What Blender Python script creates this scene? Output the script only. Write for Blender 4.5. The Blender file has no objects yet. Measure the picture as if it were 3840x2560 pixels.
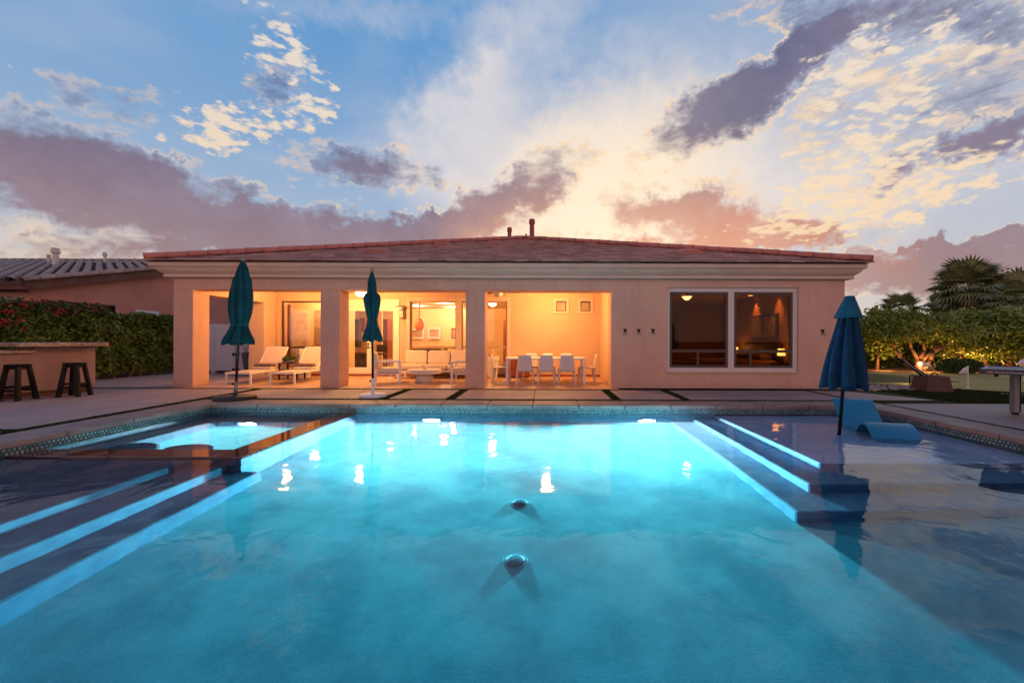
import bpy, bmesh, math, random
import numpy as np
from mathutils import Vector, Matrix
random.seed(7); rng = np.random.default_rng(7)
PI = math.pi
SC = bpy.context.scene; COL = SC.collection

# ------------------------------------------------------------------ camera
cam = bpy.data.cameras.new('camera'); co = bpy.data.objects.new('camera', cam); COL.objects.link(co)
co.location = (0, 0, 1.2); co.rotation_euler = (Matrix.Rotation(math.radians(90), 4, 'X') @ Matrix.Rotation(math.radians(0.19), 4, 'Z')).to_euler()
cam.sensor_width = 36; cam.lens = 15.0; cam.shift_x = -0.0306; cam.shift_y = -0.0013
cam.clip_start = 0.05; cam.clip_end = 2000
SC.camera = co

# ------------------------------------------------------------------ node helpers
class NT:
    def __init__(s, nt): s.nt = nt; s.n = nt.nodes; s.l = nt.links
    def node(s, t, **k):
        n = s.n.new(t)
        for a, b in k.items(): setattr(n, a, b)
        return n
    def put(s, sock, v):
        if hasattr(v, 'is_linked'): s.l.new(v, sock)
        else: sock.default_value = v
    def m(s, op, a, b=0.0, c=0.0, clamp=False):
        n = s.node('ShaderNodeMath', operation=op, use_clamp=clamp)
        s.put(n.inputs[0], a); s.put(n.inputs[1], b); s.put(n.inputs[2], c)
        return n.outputs[0]
    def mix(s, f, a, b, bt='MIX'):
        n = s.node('ShaderNodeMix', data_type='RGBA', blend_type=bt)
        s.put(n.inputs[0], f); s.put(n.inputs[6], a if hasattr(a, 'is_linked') else (*a[:3], 1)); s.put(n.inputs[7], b if hasattr(b, 'is_linked') else (*b[:3], 1))
        return n.outputs[2]
    def ss(s, v, lo, hi, a=0.0, b=1.0):
        n = s.node('ShaderNodeMapRange', interpolation_type='SMOOTHSTEP')
        s.put(n.inputs[0], v); n.inputs[1].default_value = lo; n.inputs[2].default_value = hi; n.inputs[3].default_value = a; n.inputs[4].default_value = b
        return n.outputs[0]
    def noise(s, vec, scale, detail=4, rough=.55, dist=0.0, dim='3D'):
        n = s.node('ShaderNodeTexNoise', noise_dimensions=dim)
        if vec is not None: s.l.new(vec, n.inputs['Vector'])
        n.inputs['Scale'].default_value = scale; n.inputs['Detail'].default_value = detail
        n.inputs['Roughness'].default_value = rough; n.inputs['Distortion'].default_value = dist
        return n.outputs['Fac']
    def comb(s, x, y, z=0.0):
        n = s.node('ShaderNodeCombineXYZ'); s.put(n.inputs[0], x); s.put(n.inputs[1], y); s.put(n.inputs[2], z); return n.outputs[0]

# ------------------------------------------------------------------ sky (world)
W = bpy.data.worlds.new('World'); SC.world = W; W.use_nodes = True
w = NT(W.node_tree); w.n.clear()
tc = w.node('ShaderNodeTexCoord'); sp = w.node('ShaderNodeSeparateXYZ'); w.l.new(tc.outputs['Generated'], sp.inputs[0])
dx, dy, dz = sp.outputs
kk = w.m('DIVIDE', 1.0, w.m('MAXIMUM', w.m('ADD', dy, 1.0), 0.06))
S = w.m('MULTIPLY', dx, kk); T = w.m('MULTIPLY', dz, kk)
hz = w.m('ADD', w.m('MAXIMUM', dz, 0.0), 0.10)
P = w.comb(w.m('DIVIDE', dx, hz), w.m('DIVIDE', dy, hz))           # the layer the clouds lie in
n1 = w.noise(P, 1.5, 7, .58, .3, '2D'); n2 = w.noise(P, 5.0, 6, .6, .2, '2D'); n3 = w.noise(tc.outputs['Generated'], 26, 5, .62)
n4 = w.noise(tc.outputs['Generated'], 7, 5, .6)
mpv = w.node('ShaderNodeMapping'); w.l.new(tc.outputs['Generated'], mpv.inputs[0]); mpv.inputs['Scale'].default_value = (1, 1, 2.6)
n5 = w.noise(mpv.outputs[0], 13, 7, .66, .25); n6 = w.noise(mpv.outputs[0], 46, 4, .55); nv = w.noise(P, .9, 3, .45, .6, '2D'); nh = w.noise(mpv.outputs[0], 2.6, 4, .5, .5)
wx = w.m('MULTIPLY_ADD', w.m('SUBTRACT', n4, .5), .16, S); wy = w.m('MULTIPLY_ADD', w.m('SUBTRACT', n3, .5), .055, T)
ST = w.comb(wx, wy)
def st(x, y):
    u = (x - 1248) / 980; v = (781 - y) / 980; n = math.sqrt(1 + u * u + v * v); return u / (n + 1), v / (n + 1)
def blob(x, y, rx, ry, ang):
    c = st(x, y); a = math.radians(ang)
    e = st(x + rx * .5 * math.cos(a), y + rx * .5 * math.sin(a)); g = st(x - ry * .5 * math.sin(a), y + ry * .5 * math.cos(a))
    e2 = st(x - rx * .5 * math.cos(a), y - rx * .5 * math.sin(a)); g2 = st(x + ry * .5 * math.sin(a), y - ry * .5 * math.cos(a))
    A = math.hypot(e[0] - e2[0], e[1] - e2[1]); B = math.hypot(g[0] - g2[0], g[1] - g2[1])
    mp = w.node('ShaderNodeMapping', vector_type='TEXTURE'); w.l.new(ST, mp.inputs[0])
    mp.inputs['Location'].default_value = (c[0], c[1], 0); mp.inputs['Rotation'].default_value = (0, 0, math.atan2(e[1] - e2[1], e[0] - e2[0]))
    mp.inputs['Scale'].default_value = (A, B, 1)
    gr = w.node('ShaderNodeTexGradient', gradient_type='SPHERICAL'); w.l.new(mp.outputs[0], gr.inputs[0])
    return gr.outputs['Fac']
def field(lst):
    acc = 0.0
    for x, y, rx, ry, ang, wt in lst: acc = w.m('MULTIPLY_ADD', blob(x, y, rx, ry, ang), wt, acc)
    return acc
# blue gradient, paler towards the horizon and towards the west (right)
elev = w.ss(dz, .02, .62)
blue = w.mix(elev, (.54, .62, .74), (.115, .35, .70))
east = w.ss(S, -.15, .40)
blue = w.mix(w.m('MULTIPLY', east, .78), blue, (.56, .60, .72))
low = w.ss(dz, .0, .26, 1.0, 0.0)
blue = w.mix(w.m('MULTIPLY', low, .62), blue, (.86, .68, .52))
# thin bright veil
veil = w.m('ADD', field([(1120, 150, 420, 150, -55, 1.1), (1300, 330, 560, 250, -10, 1.5), (1480, 480, 640, 200, 0, 1.5), (1900, 470, 560, 170, -8, 1.0),
                         (800, 30, 420, 60, 4, .45), (1900, 250, 640, 200, -15, .7), (150, 560, 420, 70, 0, 1.1), (2150, 640, 420, 60, -6, .7)]), w.m('MULTIPLY', w.m('SUBTRACT', nv, .5), 1.5))
veil = w.m('ADD', veil, w.m('MULTIPLY', w.m('SUBTRACT', nh, .5), 1.1))
veil = w.m('MULTIPLY', w.ss(veil, -.15, 1.5), .95)
vcol = w.mix(w.ss(dz, .05, .36), (1.0, .74, .50), (.86, .80, .80))
sky = w.mix(veil, blue, vcol)
core = w.ss(field([(1400, 440, 520, 330, -15, 1.3), (1330, 560, 420, 130, 0, .6)]), .1, 1.2)
sky = w.mix(core, sky, (1.12, .92, .70))
# dark layers
dark = field([(120, 400, 420, 150, 12, 1.25), (420, 480, 460, 115, 14, 1.35), (760, 545, 420, 82, 3, 1.45), (1130, 470, 290, 72, -27, 1.35), (1010, 545, 270, 60, -3, 1.0), (840, 385, 190, 68, 10, 1.05),
              (260, 575, 420, 42, -2, .75), (1700, 225, 350, 84, -31, 1.45), (1800, 150, 230, 82, -22, .9), (1640, 505, 300, 72, 8, 1.35), (1600, 450, 120, 50, -10, .7),
              (1800, 545, 260, 34, -4, 1.0), (1450, 555, 260, 24, 2, .8), (1980, 30, 480, 84, 4, .75), (2330, 310, 170, 58, -20, 1.25), (2200, 610, 520, 72, -7, 1.9), (2160, 560, 360, 18, -7, .9), (2130, 250, 460, 190, -20, .42),
              (2150, 355, 330, 40, -22, .45), (220, 235, 150, 60, 10, .45), (620, 185, 110, 60, -20, .5)])
rough = w.m('ADD', w.m('MULTIPLY', w.m('SUBTRACT', n1, .5), .45), w.m('MULTIPLY', w.m('SUBTRACT', n5, .5), 1.9))
rough = w.m('ADD', rough, w.m('MULTIPLY', w.m('SUBTRACT', n2, .5), .45))
pres = w.m('MULTIPLY_ADD', dark, 2.6, .06, clamp=True)
dk = w.m('MULTIPLY_ADD', rough, pres, w.m('MULTIPLY', dark, 1.08))
da = w.m('MULTIPLY', w.ss(dk, .05, 1.0), .90)
warm = w.m('MULTIPLY', w.ss(dz, .16, .46, 1.0, 0.0), w.ss(field([(1480, 600, 620, 380, 0, 1.5)]), .05, .9))
dcol = w.mix(warm, w.mix(w.ss(dz, .12, .42), (.34, .185, .195), (.135, .12, .225)), (.84, .30, .165))
dcol = w.mix(w.ss(n4, .35, .75, 0.0, .38), dcol, w.mix(warm, (.46, .36, .46), (1.0, .58, .36)))
lit = w.m('MULTIPLY', w.m('MULTIPLY', w.ss(dk, .02, .24), w.ss(dk, .24, .46, 1.0, 0.0)), w.m('MULTIPLY', w.ss(S, -.75, .1, .15, .75), w.ss(n5, .42, .60)))
sky = w.mix(da, sky, dcol)
sky = w.mix(lit, sky, (1.1, .78, .48))
# small lit puffs
pm = field([(640, 110, 170, 150, 20, 1.5), (620, 285, 230, 85, -10, 1.5), (450, 280, 170, 110, 0, 1.1), (400, 80, 90, 40, 0, .7), (760, 250, 120, 50, 0, .9), (2000, 250, 480, 190, -25, 1.1), (2100, 400, 520, 130, -14, 1.3), (1950, 480, 420, 70, -8, 1.0), (1650, 560, 460, 60, -4, .6),
            (1250, 90, 200, 60, 0, .4), (1100, 260, 120, 40, 0, .45), (1500, 320, 130, 80, 0, .7), (1950, 110, 500, 120, -10, .6), (10, 130, 40, 30, 0, .9)])
pn = w.m('ADD', w.m('MULTIPLY', w.noise(mpv.outputs[0], 24, 2, .5, .25), .60), w.m('MULTIPLY', n6, .60))
pa = w.m('MULTIPLY', w.ss(w.m('ADD', pn, w.m('MULTIPLY', w.m('MINIMUM', pm, 1.0), .32)), .84, 1.0), w.ss(pm, .02, .35))
sky = w.mix(w.m('MULTIPLY', pa, .88), sky, w.mix(w.ss(dz, .1, .6), (1.12, .80, .46), (1.0, .86, .72)))
# behind the camera unseen evening cloud turns rose, boosted low down to light the facade
back = w.ss(dy, .30, -.35)
bc = w.mix(w.ss(w.m('ADD', n1, w.m('MULTIPLY', w.m('SUBTRACT', n2, .5), .5)), .40, .66), w.mix(elev, (2.0, 1.19, .95), (.11, .17, .36)), w.mix(elev, (2.0, 1.19, .95), (.26, .22, .34)))
sky = w.mix(back, sky, bc)
grd = w.ss(dz, -.02, -.001, 1.0, 0.0)
sky = w.mix(grd, sky, (.10, .075, .07))
nis = w.node('ShaderNodeTexSky', sky_type='NISHITA', sun_disc=False, sun_elevation=math.radians(9), sun_rotation=math.radians(8))
bg = w.node('ShaderNodeBackground'); w.put(bg.inputs[0], sky); bg.inputs[1].default_value = 0.86
bg2 = w.node('ShaderNodeBackground'); w.l.new(nis.outputs[0], bg2.inputs[0]); bg2.inputs[1].default_value = 0.006
ad = w.node('ShaderNodeAddShader'); w.l.new(bg.outputs[0], ad.inputs[0]); w.l.new(bg2.outputs[0], ad.inputs[1])
wo = w.node('ShaderNodeOutputWorld'); w.l.new(ad.outputs[0], wo.inputs[0])
W.cycles.sampling_method = 'MANUAL'; W.cycles.sample_map_resolution = 512

# low sun behind thin cloud, behind the house
sl = bpy.data.lights.new('sun', 'SUN'); sl.energy = 0.5; sl.angle = math.radians(12); sl.color = (1, .72, .48)
so = bpy.data.objects.new('sun', sl); COL.objects.link(so); so.rotation_euler = (math.radians(-81), 0, math.radians(-8))

vs = SC.view_settings
SC.display_settings.display_device = 'sRGB'
vs.view_transform = 'Standard'; vs.look = 'None'; vs.exposure = 0.0; vs.gamma = 1.0; vs.use_curve_mapping = False
cy = SC.cycles
cy.use_denoising = True
try: cy.denoiser = 'OPENIMAGEDENOISE'
except Exception: pass
cy.sample_clamp_indirect = 3.0; cy.max_bounces = 12; cy.diffuse_bounces = 4; cy.glossy_bounces = 4; cy.transmission_bounces = 8
cy.caustics_reflective = False; cy.caustics_refractive = True; cy.blur_glossy = 0.3

# ------------------------------------------------------------------ materials
def mat(name, base, rough=.6, var=.0, vs_=3.0, base2=None, bump=0.0, bs=40.0, metal=0.0, stretch=(1, 1, 1), spec=.5, rand=False, sheen=0, f2=None, streak=False):
    m = bpy.data.materials.new(name); m.use_nodes = True; t = NT(m.node_tree); b = t.n['Principled BSDF']
    g = t.node('ShaderNodeNewGeometry'); mp = t.node('ShaderNodeMapping'); t.l.new(g.outputs['Position'], mp.inputs[0]); mp.inputs['Scale'].default_value = stretch
    col = (*base, 1)
    if base2 is None and var: base2 = tuple(c * (1 - var) for c in base)
    if rand:
        oi = t.node('ShaderNodeObjectInfo')
        r = t.m('FRACT', t.m('ADD', g.outputs['Random Per Island'], oi.outputs['Random']))
        f = t.m('ADD', t.m('MULTIPLY', r, .75), t.m('MULTIPLY', t.noise(mp.outputs[0], vs_, 3), .35), clamp=True)
        col = t.mix(f, base, base2 or base)
    elif base2 is not None:
        f = t.ss(t.noise(mp.outputs[0], vs_, 6, .62), .32, .68)
        col = t.mix(f, base, base2)
        if streak:
            m2 = t.node('ShaderNodeMapping'); t.l.new(g.outputs['Position'], m2.inputs[0]); m2.inputs['Scale'].default_value = (5, 5, .35)
            col = t.mix(t.ss(t.noise(m2.outputs[0], 1.6, 6, .65), .50, .78, 0, .38), col, tuple(c * .62 for c in base))
            sz = t.node('ShaderNodeSeparateXYZ'); t.l.new(g.outputs['Position'], sz.inputs[0])
            col = t.mix(t.m('MULTIPLY', t.ss(t.m('ADD', sz.outputs[2], t.m('MULTIPLY', t.noise(mp.outputs[0], 6, 4), .35)), .18, .42, 1, 0), .35), col, tuple(c * .6 for c in base))
        if f2: col = t.mix(t.ss(t.noise(mp.outputs[0], f2[0], 4), .5, .7, 0, f2[1]), col, f2[2])
    t.put(b.inputs['Base Color'], col)
    b.inputs['Roughness'].default_value = rough; b.inputs['Metallic'].default_value = metal
    b.inputs['Specular IOR Level'].default_value = spec
    if bump:
        bn = t.node('ShaderNodeBump'); bn.inputs['Strength'].default_value = min(1, bump); bn.inputs['Distance'].default_value = .006
        t.l.new(t.noise(mp.outputs[0], bs, 5, .6), bn.inputs['Height']); t.l.new(bn.outputs[0], b.inputs['Normal'])
    return m
def emis(name, col, st_, base=(.8, .8, .8)):
    m = bpy.data.materials.new(name); m.use_nodes = True; b = m.node_tree.nodes['Principled BSDF']
    b.inputs['Base Color'].default_value = (*base, 1); b.inputs['Emission Color'].default_value = (*col, 1); b.inputs['Emission Strength'].default_value = st_
    return m
def thin_glass(name, tint, gl=.9):
    m = bpy.data.materials.new(name); m.use_nodes = True; t = NT(m.node_tree); t.n.clear()
    tr = t.node('ShaderNodeBsdfTransparent'); tr.inputs[0].default_value = (*tint, 1)
    gs = t.node('ShaderNodeBsdfGlossy'); gs.inputs['Roughness'].default_value = .02
    fr = t.node('ShaderNodeFresnel'); fr.inputs[0].default_value = 1.5
    mx = t.node('ShaderNodeMixShader'); t.put(mx.inputs[0], t.m('MULTIPLY', fr.outputs[0], gl)); t.l.new(tr.outputs[0], mx.inputs[1]); t.l.new(gs.outputs[0], mx.inputs[2])
    o = t.node('ShaderNodeOutputMaterial'); t.l.new(mx.outputs[0], o.inputs[0]); return m

M = {}
M['stucco'] = mat('stucco', (.62, .385, .30), .9, vs_=1.1, base2=(.55, .335, .26), bump=.5, bs=90, spec=.2, f2=(.45, .35, (.50, .37, .33)), streak=True)
M['stucco_in'] = mat('porch stucco', (.62, .42, .30), .9, var=.08, vs_=1.2, bump=.35, bs=90, spec=.2)
M['trim'] = mat('cream trim', (.66, .50, .42), .75, var=.10, vs_=2.0, bump=.2, bs=60, spec=.25, f2=(1.3, .3, (.46, .35, .30)))
M['wtrim'] = mat('window trim', (.62, .54, .54), .7, var=.06, bump=.1)
M['pink'] = mat('pink stucco', (.56, .25, .21), .9, vs_=.9, base2=(.46, .21, .185), bump=.5, bs=80, spec=.2)
M['tile'] = mat('red roof tile', (.50, .29, .245), .85, vs_=7, base2=(.24, .135, .115), bump=.4, bs=60, rand=True, spec=.2)
M['cap'] = mat('hip tile', (.60, .21, .17), .85, vs_=7, base2=(.40, .16, .135), bump=.4, bs=60, rand=True, spec=.2)
M['under'] = mat('roof underlay', (.09, .04, .035), .95)
M['gtile'] = mat('brown barrel tile', (.40, .30, .27), .85, vs_=7, base2=(.26, .19, .175), bump=.4, bs=50, rand=True, spec=.2)
M['redmetal'] = mat('red painted flue', (.34, .075, .06), .6, var=.2, vs_=9)
M['greymetal'] = mat('pale galvanised metal', (.48, .46, .45), .45, var=.2, vs_=9, metal=.3)
M['concrete'] = mat('deck concrete', (.31, .24, .24), .62, vs_=1.3, base2=(.235, .18, .185), bump=.35, bs=55, spec=.4, f2=(.5, .5, (.22, .18, .21)))
M['coping'] = mat('coping stone', (.27, .20, .185), .6, vs_=2.2, base2=(.17, .12, .115), bump=.6, bs=38, spec=.4, f2=(6, .5, (.20, .15, .14)))
M['porchfloor'] = mat('porch floor concrete', (.52, .33, .23), .42, vs_=1.8, base2=(.42, .26, .18), bump=.15, bs=30, spec=.5)
M['turf'] = mat('artificial turf', (.035, .05, .016), .95, var=.45, vs_=12, bump=1, bs=160, spec=.1)
M['green'] = mat('putting green turf', (.36, .32, .12), .95, vs_=1.0, base2=(.28, .255, .09), bump=.6, bs=120, spec=.1)
M['soil'] = mat('bare soil', (.16, .085, .055), .95, var=.45, vs_=3, bump=1, bs=25, spec=.1)
M['rock'] = mat('river pebble', (.40, .30, .29), .7, vs_=9, base2=(.16, .12, .13), rand=True, bump=.3)
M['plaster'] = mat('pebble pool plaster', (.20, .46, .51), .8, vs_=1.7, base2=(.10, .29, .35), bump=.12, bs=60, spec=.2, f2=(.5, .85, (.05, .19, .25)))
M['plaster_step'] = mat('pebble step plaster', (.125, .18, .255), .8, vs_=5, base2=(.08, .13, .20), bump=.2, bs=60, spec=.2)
M['plaster_ledge'] = mat('ledge plaster with sky tint', (.50, .60, .84), .8, vs_=4, base2=(.40, .50, .74), bump=.2, bs=60, spec=.2)  # lilac reflection of the sky put into the plaster colour
M['plaster_rstep'] = mat('step plaster with sky tint', (.24, .31, .43), .8, vs_=5, base2=(.17, .23, .34), bump=.2, bs=60, spec=.2)  # lighter copy of the left step plaster, reflected sky put into its colour
M['grout'] = mat('dark blue grout', (.018, .05, .07), .5)
M['disc'] = mat('round glass tile', (.035, .13, .16), .15, vs_=20, base2=(.26, .38, .40), rand=True, spec=.7)
M['granite'] = mat('wet dark granite', (.085, .03, .028), .05, vs_=5, base2=(.05, .022, .022), spec=.9)
M['slab'] = mat('speckled brown granite', (.42, .27, .22), .5, vs_=22, base2=(.14, .085, .07), f2=(9, .6, (.5, .36, .28)))
M['teal'] = mat('teal umbrella fabric', (.003, .062, .080), .85, vs_=5, base2=(.0015, .038, .052), bump=.2, bs=200, spec=.2)
M['blue'] = mat('blue umbrella fabric', (.002, .038, .095), .85, vs_=5, base2=(.0015, .025, .07), bump=.2, bs=200, spec=.2)
M['bluelt'] = mat('light blue fabric', (.010, .105, .19), .85, vs_=5, base2=(.006, .075, .15), spec=.2)  # lighter than the umbrella blue, for vent cap and strap
M['vinylblue'] = mat('blue moulded plastic', (.006, .17, .34), .38, var=.06, vs_=2, spec=.4)
M['black'] = mat('black metal', (.008, .007, .008), .5, spec=.15)
M['bronze'] = mat('dark bronze pole', (.030, .018, .014), .4, metal=.4)
M['gpole'] = mat('grey steel pole', (.22, .20, .18), .4, metal=.4)
M['rubber'] = mat('dark resin base', (.022, .017, .018), .6, var=.3)
M['white'] = mat('white powder coat', (.72, .70, .70), .45, var=.04)
M['whitewood'] = mat('white painted wood', (.74, .70, .62), .5, var=.04)
M['vinyl'] = mat('white vinyl', (.60, .59, .66), .5, var=.04)
M['plastic'] = mat('white moulded resin', (.60, .56, .60), .4, var=.03)
M['cushion'] = mat('cream cushion fabric', (.70, .58, .48), .95, var=.08, vs_=6, bump=.4, bs=140, spec=.1)
M['sling'] = mat('beige sling fabric', (.60, .48, .42), .9, var=.06, bump=.3, bs=200, spec=.1)
M['towel'] = mat('brown towel', (.20, .13, .11), .95, var=.1, bump=.6, bs=120, spec=.1)
M['towelw'] = mat('white towel', (.62, .54, .50), .95, var=.1, bump=.6, bs=120, spec=.1)
M['stone'] = mat('cast white concrete', (.64, .58, .54), .6, var=.08, vs_=4)
M['dkwood'] = mat('dark stained wood', (.05, .022, .014), .5, var=.4, vs_=5, stretch=(6, 6, 1))
M['redwood'] = mat('cherry wood', (.28, .06, .025), .4, var=.3, vs_=5, stretch=(6, 6, 1))
M['oak'] = mat('light wood', (.50, .30, .14), .5, var=.2, vs_=5, stretch=(6, 6, 1))
M['iwall'] = mat('yellow painted interior wall', (.80, .57, .28), .9, var=.03)
M['iwallb'] = mat('brown painted bedroom wall', (.34, .16, .065), .9, var=.05)
M['iceil'] = mat('interior ceiling', (.78, .62, .42), .9)
M['ifloor'] = mat('interior tile floor', (.40, .26, .16), .4, var=.1)
M['frame'] = mat('bronze window frame', (.06, .032, .022), .5)
M['tanframe'] = mat('tan window frame', (.46, .27, .15), .5)
M['fasciabrown'] = mat('brown fascia paint', (.17, .085, .07), .85, var=.3, spec=.1)
M['barstucco'] = mat('bar stucco', (.40, .25, .21), .9, vs_=1.4, base2=(.31, .19, .165), bump=.5, bs=80, spec=.2, streak=True)
M['glass'] = thin_glass('window glass', (.96, .96, .95)); M['screen'] = thin_glass('sun screened glass', (.50, .42, .34), .3)
M['leaf'] = mat('hedge leaf', (.022, .06, .012), .5, vs_=3, base2=(.11, .165, .022), rand=True, spec=.35)
M['leafd'] = mat('dark leaf', (.022, .05, .014), .5, vs_=3, base2=(.06, .095, .022), rand=True, spec=.3)
M['leafc'] = mat('citrus leaf', (.085, .15, .02), .45, vs_=2, base2=(.24, .29, .04), rand=True, spec=.4)
M['palm'] = mat('palm leaf', (.11, .15, .06), .55, vs_=2, base2=(.27, .29, .13), rand=True)
M['thatch'] = mat('dry palm thatch', (.30, .20, .10), .9, vs_=2, base2=(.16, .11, .06), rand=True)
M['bark'] = mat('bark', (.22, .13, .085), .9, var=.4, vs_=14, bump=1, bs=40, spec=.1)
M['palmbark'] = mat('palm bark', (.26, .17, .12), .9, var=.4, vs_=8, bump=1, bs=20, stretch=(1, 1, 4), spec=.1)
M['blossom'] = mat('magenta blossom', (.42, .01, .05), .6, vs_=8, base2=(.30, .008, .025), rand=True)
M['wicker'] = mat('woven wicker', (.13, .06, .05), .8, var=.4, vs_=30, stretch=(1, 1, 4), bump=1, bs=60)
M['flag'] = mat('white flag cloth', (.70, .62, .66), .8)
M['tabletop'] = mat('blue table board', (.02, .045, .13), .35, var=.1)
M['tabletrim'] = mat('black table edge', (.012, .013, .016), .45)
M['silver'] = mat('silver leg', (.20, .20, .24), .4, metal=.3)
M['letter'] = mat('white print', (.62, .60, .62), .6)
M['badge'] = mat('rose print', (.45, .16, .20), .6)
M['lampwarm'] = emis('lit warm lamp glass', (1, .62, .26), 14)
M['lamproom'] = emis('lit room lamp glass', (1, .66, .30), 9)
M['lampbed'] = emis('lit bedroom lamp glass', (1, .55, .16), 9)
M['poollamp'] = emis('lit pool lamp lens', (.86, .97, 1), 30)
M['pathlamp'] = emis('lit path lamp bulb', (1, .60, .22), 45)
M['orangeglass'] = mat('orange glass pendant', (.75, .22, .06), .3)
M['artA'] = mat('pale abstract canvas', (.66, .50, .34), .8, vs_=2.5, base2=(.46, .33, .20))
M['artB'] = mat('landscape print', (.62, .30, .16), .8, vs_=5, base2=(.24, .22, .10), stretch=(.4, 1, 3))
M['artC'] = mat('brown canvas', (.20, .12, .08), .8, vs_=2, base2=(.42, .30, .22), stretch=(.6, 1, 1.5))

# ------------------------------------------------------------------ geometry helpers
WL = {}                                               # world translation of every parent used
def wl(o): return WL.get(o.name, Vector((0, 0, 0))) if o else Vector((0, 0, 0))
class MB:
    def __init__(s): s.v = []; s.f = []
    def add(s, vs_, fs, Mx=None):
        k = len(s.v)
        s.v += [tuple(Mx @ Vector(p)) if Mx else tuple(p) for p in vs_]
        s.f += [tuple(i + k for i in f) for f in fs]; return s
    def box(s, x0, x1, y0, y1, z0, z1, Mx=None):
        return s.add([(x0, y0, z0), (x1, y0, z0), (x1, y1, z0), (x0, y1, z0), (x0, y0, z1), (x1, y0, z1), (x1, y1, z1), (x0, y1, z1)],
                     [(0, 3, 2, 1), (4, 5, 6, 7), (0, 1, 5, 4), (1, 2, 6, 5), (2, 3, 7, 6), (3, 0, 4, 7)], Mx)
    def tube(s, p0, p1, r0, r1=None, n=10, cap=True):
        r1 = r0 if r1 is None else r1; a = Vector(p0); b = Vector(p1); d = (b - a).normalized()
        q = d.to_track_quat('Z', 'Y'); vs_ = []
        for c, r in ((a, r0), (b, r1)):
            for i in range(n):
                t = 2 * PI * i / n; vs_.append(c + q @ Vector((math.cos(t) * r, math.sin(t) * r, 0)))
        fs = [(i, (i + 1) % n, n + (i + 1) % n, n + i) for i in range(n)]
        if cap: fs += [tuple(range(n))[::-1], tuple(range(n, 2 * n))]
        return s.add(vs_, fs)
    def path(s, pts, rs, n=8):
        for i in range(len(pts) - 1): s.tube(pts[i], pts[i + 1], rs[i], rs[i + 1], n)
        return s
    def lathe(s, prof, n=24, c=(0, 0, 0), fn=None, Mx=None):
        vs_ = []
        for r, z in prof:
            for i in range(n):
                t = 2 * PI * i / n; rr = r * (fn(t, z) if fn else 1); vs_.append((c[0] + math.cos(t) * rr, c[1] + math.sin(t) * rr, c[2] + z))
        fs = []
        for j in range(len(prof) - 1):
            for i in range(n): fs.append((j * n + i, j * n + (i + 1) % n, (j + 1) * n + (i + 1) % n, (j + 1) * n + i))
        fs += [tuple(range(n))[::-1], tuple(range((len(prof) - 1) * n, len(prof) * n))]
        return s.add(vs_, fs, Mx)
    def prism(s, poly, axis, a, b, Mx=None):
        # poly: 2-D points in the plane perpendicular to axis
        def P3(p, t): return {'x': (t, p[0], p[1]), 'y': (p[0], t, p[1]), 'z': (p[0], p[1], t)}[axis]
        n = len(poly); vs_ = [P3(p, a) for p in poly] + [P3(p, b) for p in poly]
        fs = [tuple(range(n))[::-1], tuple(range(n, 2 * n))] + [(i, (i + 1) % n, n + (i + 1) % n, n + i) for i in range(n)]
        return s.add(vs_, fs, Mx)
    def mesh(s, name, smooth=False, fix=True):
        me = bpy.data.meshes.new(name); me.from_pydata(s.v, [], s.f); me.update()
        if fix and len(s.v) < 40000:
            bm = bmesh.new(); bm.from_mesh(me); bmesh.ops.recalc_face_normals(bm, faces=bm.faces); bm.to_mesh(me); bm.free()
        if smooth: me.shade_smooth()
        return me
    def build(s, name, m, parent=None, smooth=False, bev=0, kind=None, **k):
        return link(name, s.mesh(name, smooth), m, parent, bev, kind, **k)
def link(name, me, m, parent=None, bev=0, kind=None, label=None):
    if m is not None and not me.materials: me.materials.append(M[m] if isinstance(m, str) else m)
    o = bpy.data.objects.new(name, me); COL.objects.link(o)
    if parent: o.parent = parent; o.location = -wl(parent)
    if bev:
        md = o.modifiers.new('bevel', 'BEVEL'); md.width = bev; md.segments = 2; md.limit_method = 'ANGLE'
    if kind: o['kind'] = kind
    if label: o['label'] = label
    return o
def tag(o, label=None, cat=None, group=None, kind=None):
    if label: o['label'] = label
    if cat: o['category'] = cat
    if group: o['group'] = group
    if kind: o['kind'] = kind
    return o
def empty(name, loc=(0, 0, 0), label=None, cat=None, group=None, kind=None, parent=None):
    o = bpy.data.objects.new(name, None); COL.objects.link(o); o.empty_display_size = .1
    o.location = Vector(loc) - (wl(parent) if parent else Vector((0, 0, 0)))
    if parent: o.parent = parent
    WL[o.name] = Vector(loc); return tag(o, label, cat, group, kind)
def piece(name, me, parent, loc, rot=(0, 0, 0), scale=(1, 1, 1)):
    o = bpy.data.objects.new(name, me); COL.objects.link(o); o.parent = parent
    o.location = Vector(loc) - wl(parent); o.rotation_euler = rot; o.scale = scale; return o
def copy_tree(o, parent=None):
    c = o.copy(); COL.objects.link(c); c.parent = parent
    for ch in list(o.children): copy_tree(ch, c)
    return c
def place(proto, loc, rz, label, first):
    o = proto if first else copy_tree(proto)
    o.location = loc; o.rotation_euler = (0, 0, rz); o['label'] = label; return o
def lamp(name, loc, power, col=(1, .55, .22), r=.08, parent=None, typ='POINT', rot=None, **k):
    l = bpy.data.lights.new(name, typ); l.energy = power; l.color = col
    if typ in ('POINT', 'SPOT'): l.shadow_soft_size = r
    for a, b in k.items(): setattr(l, a, b)
    o = bpy.data.objects.new(name, l); COL.objects.link(o)
    if parent: o.parent = parent; o.location = Vector(loc) - wl(parent)
    else: o.location = loc
    if rot: o.rotation_euler = rot
    return o
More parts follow.
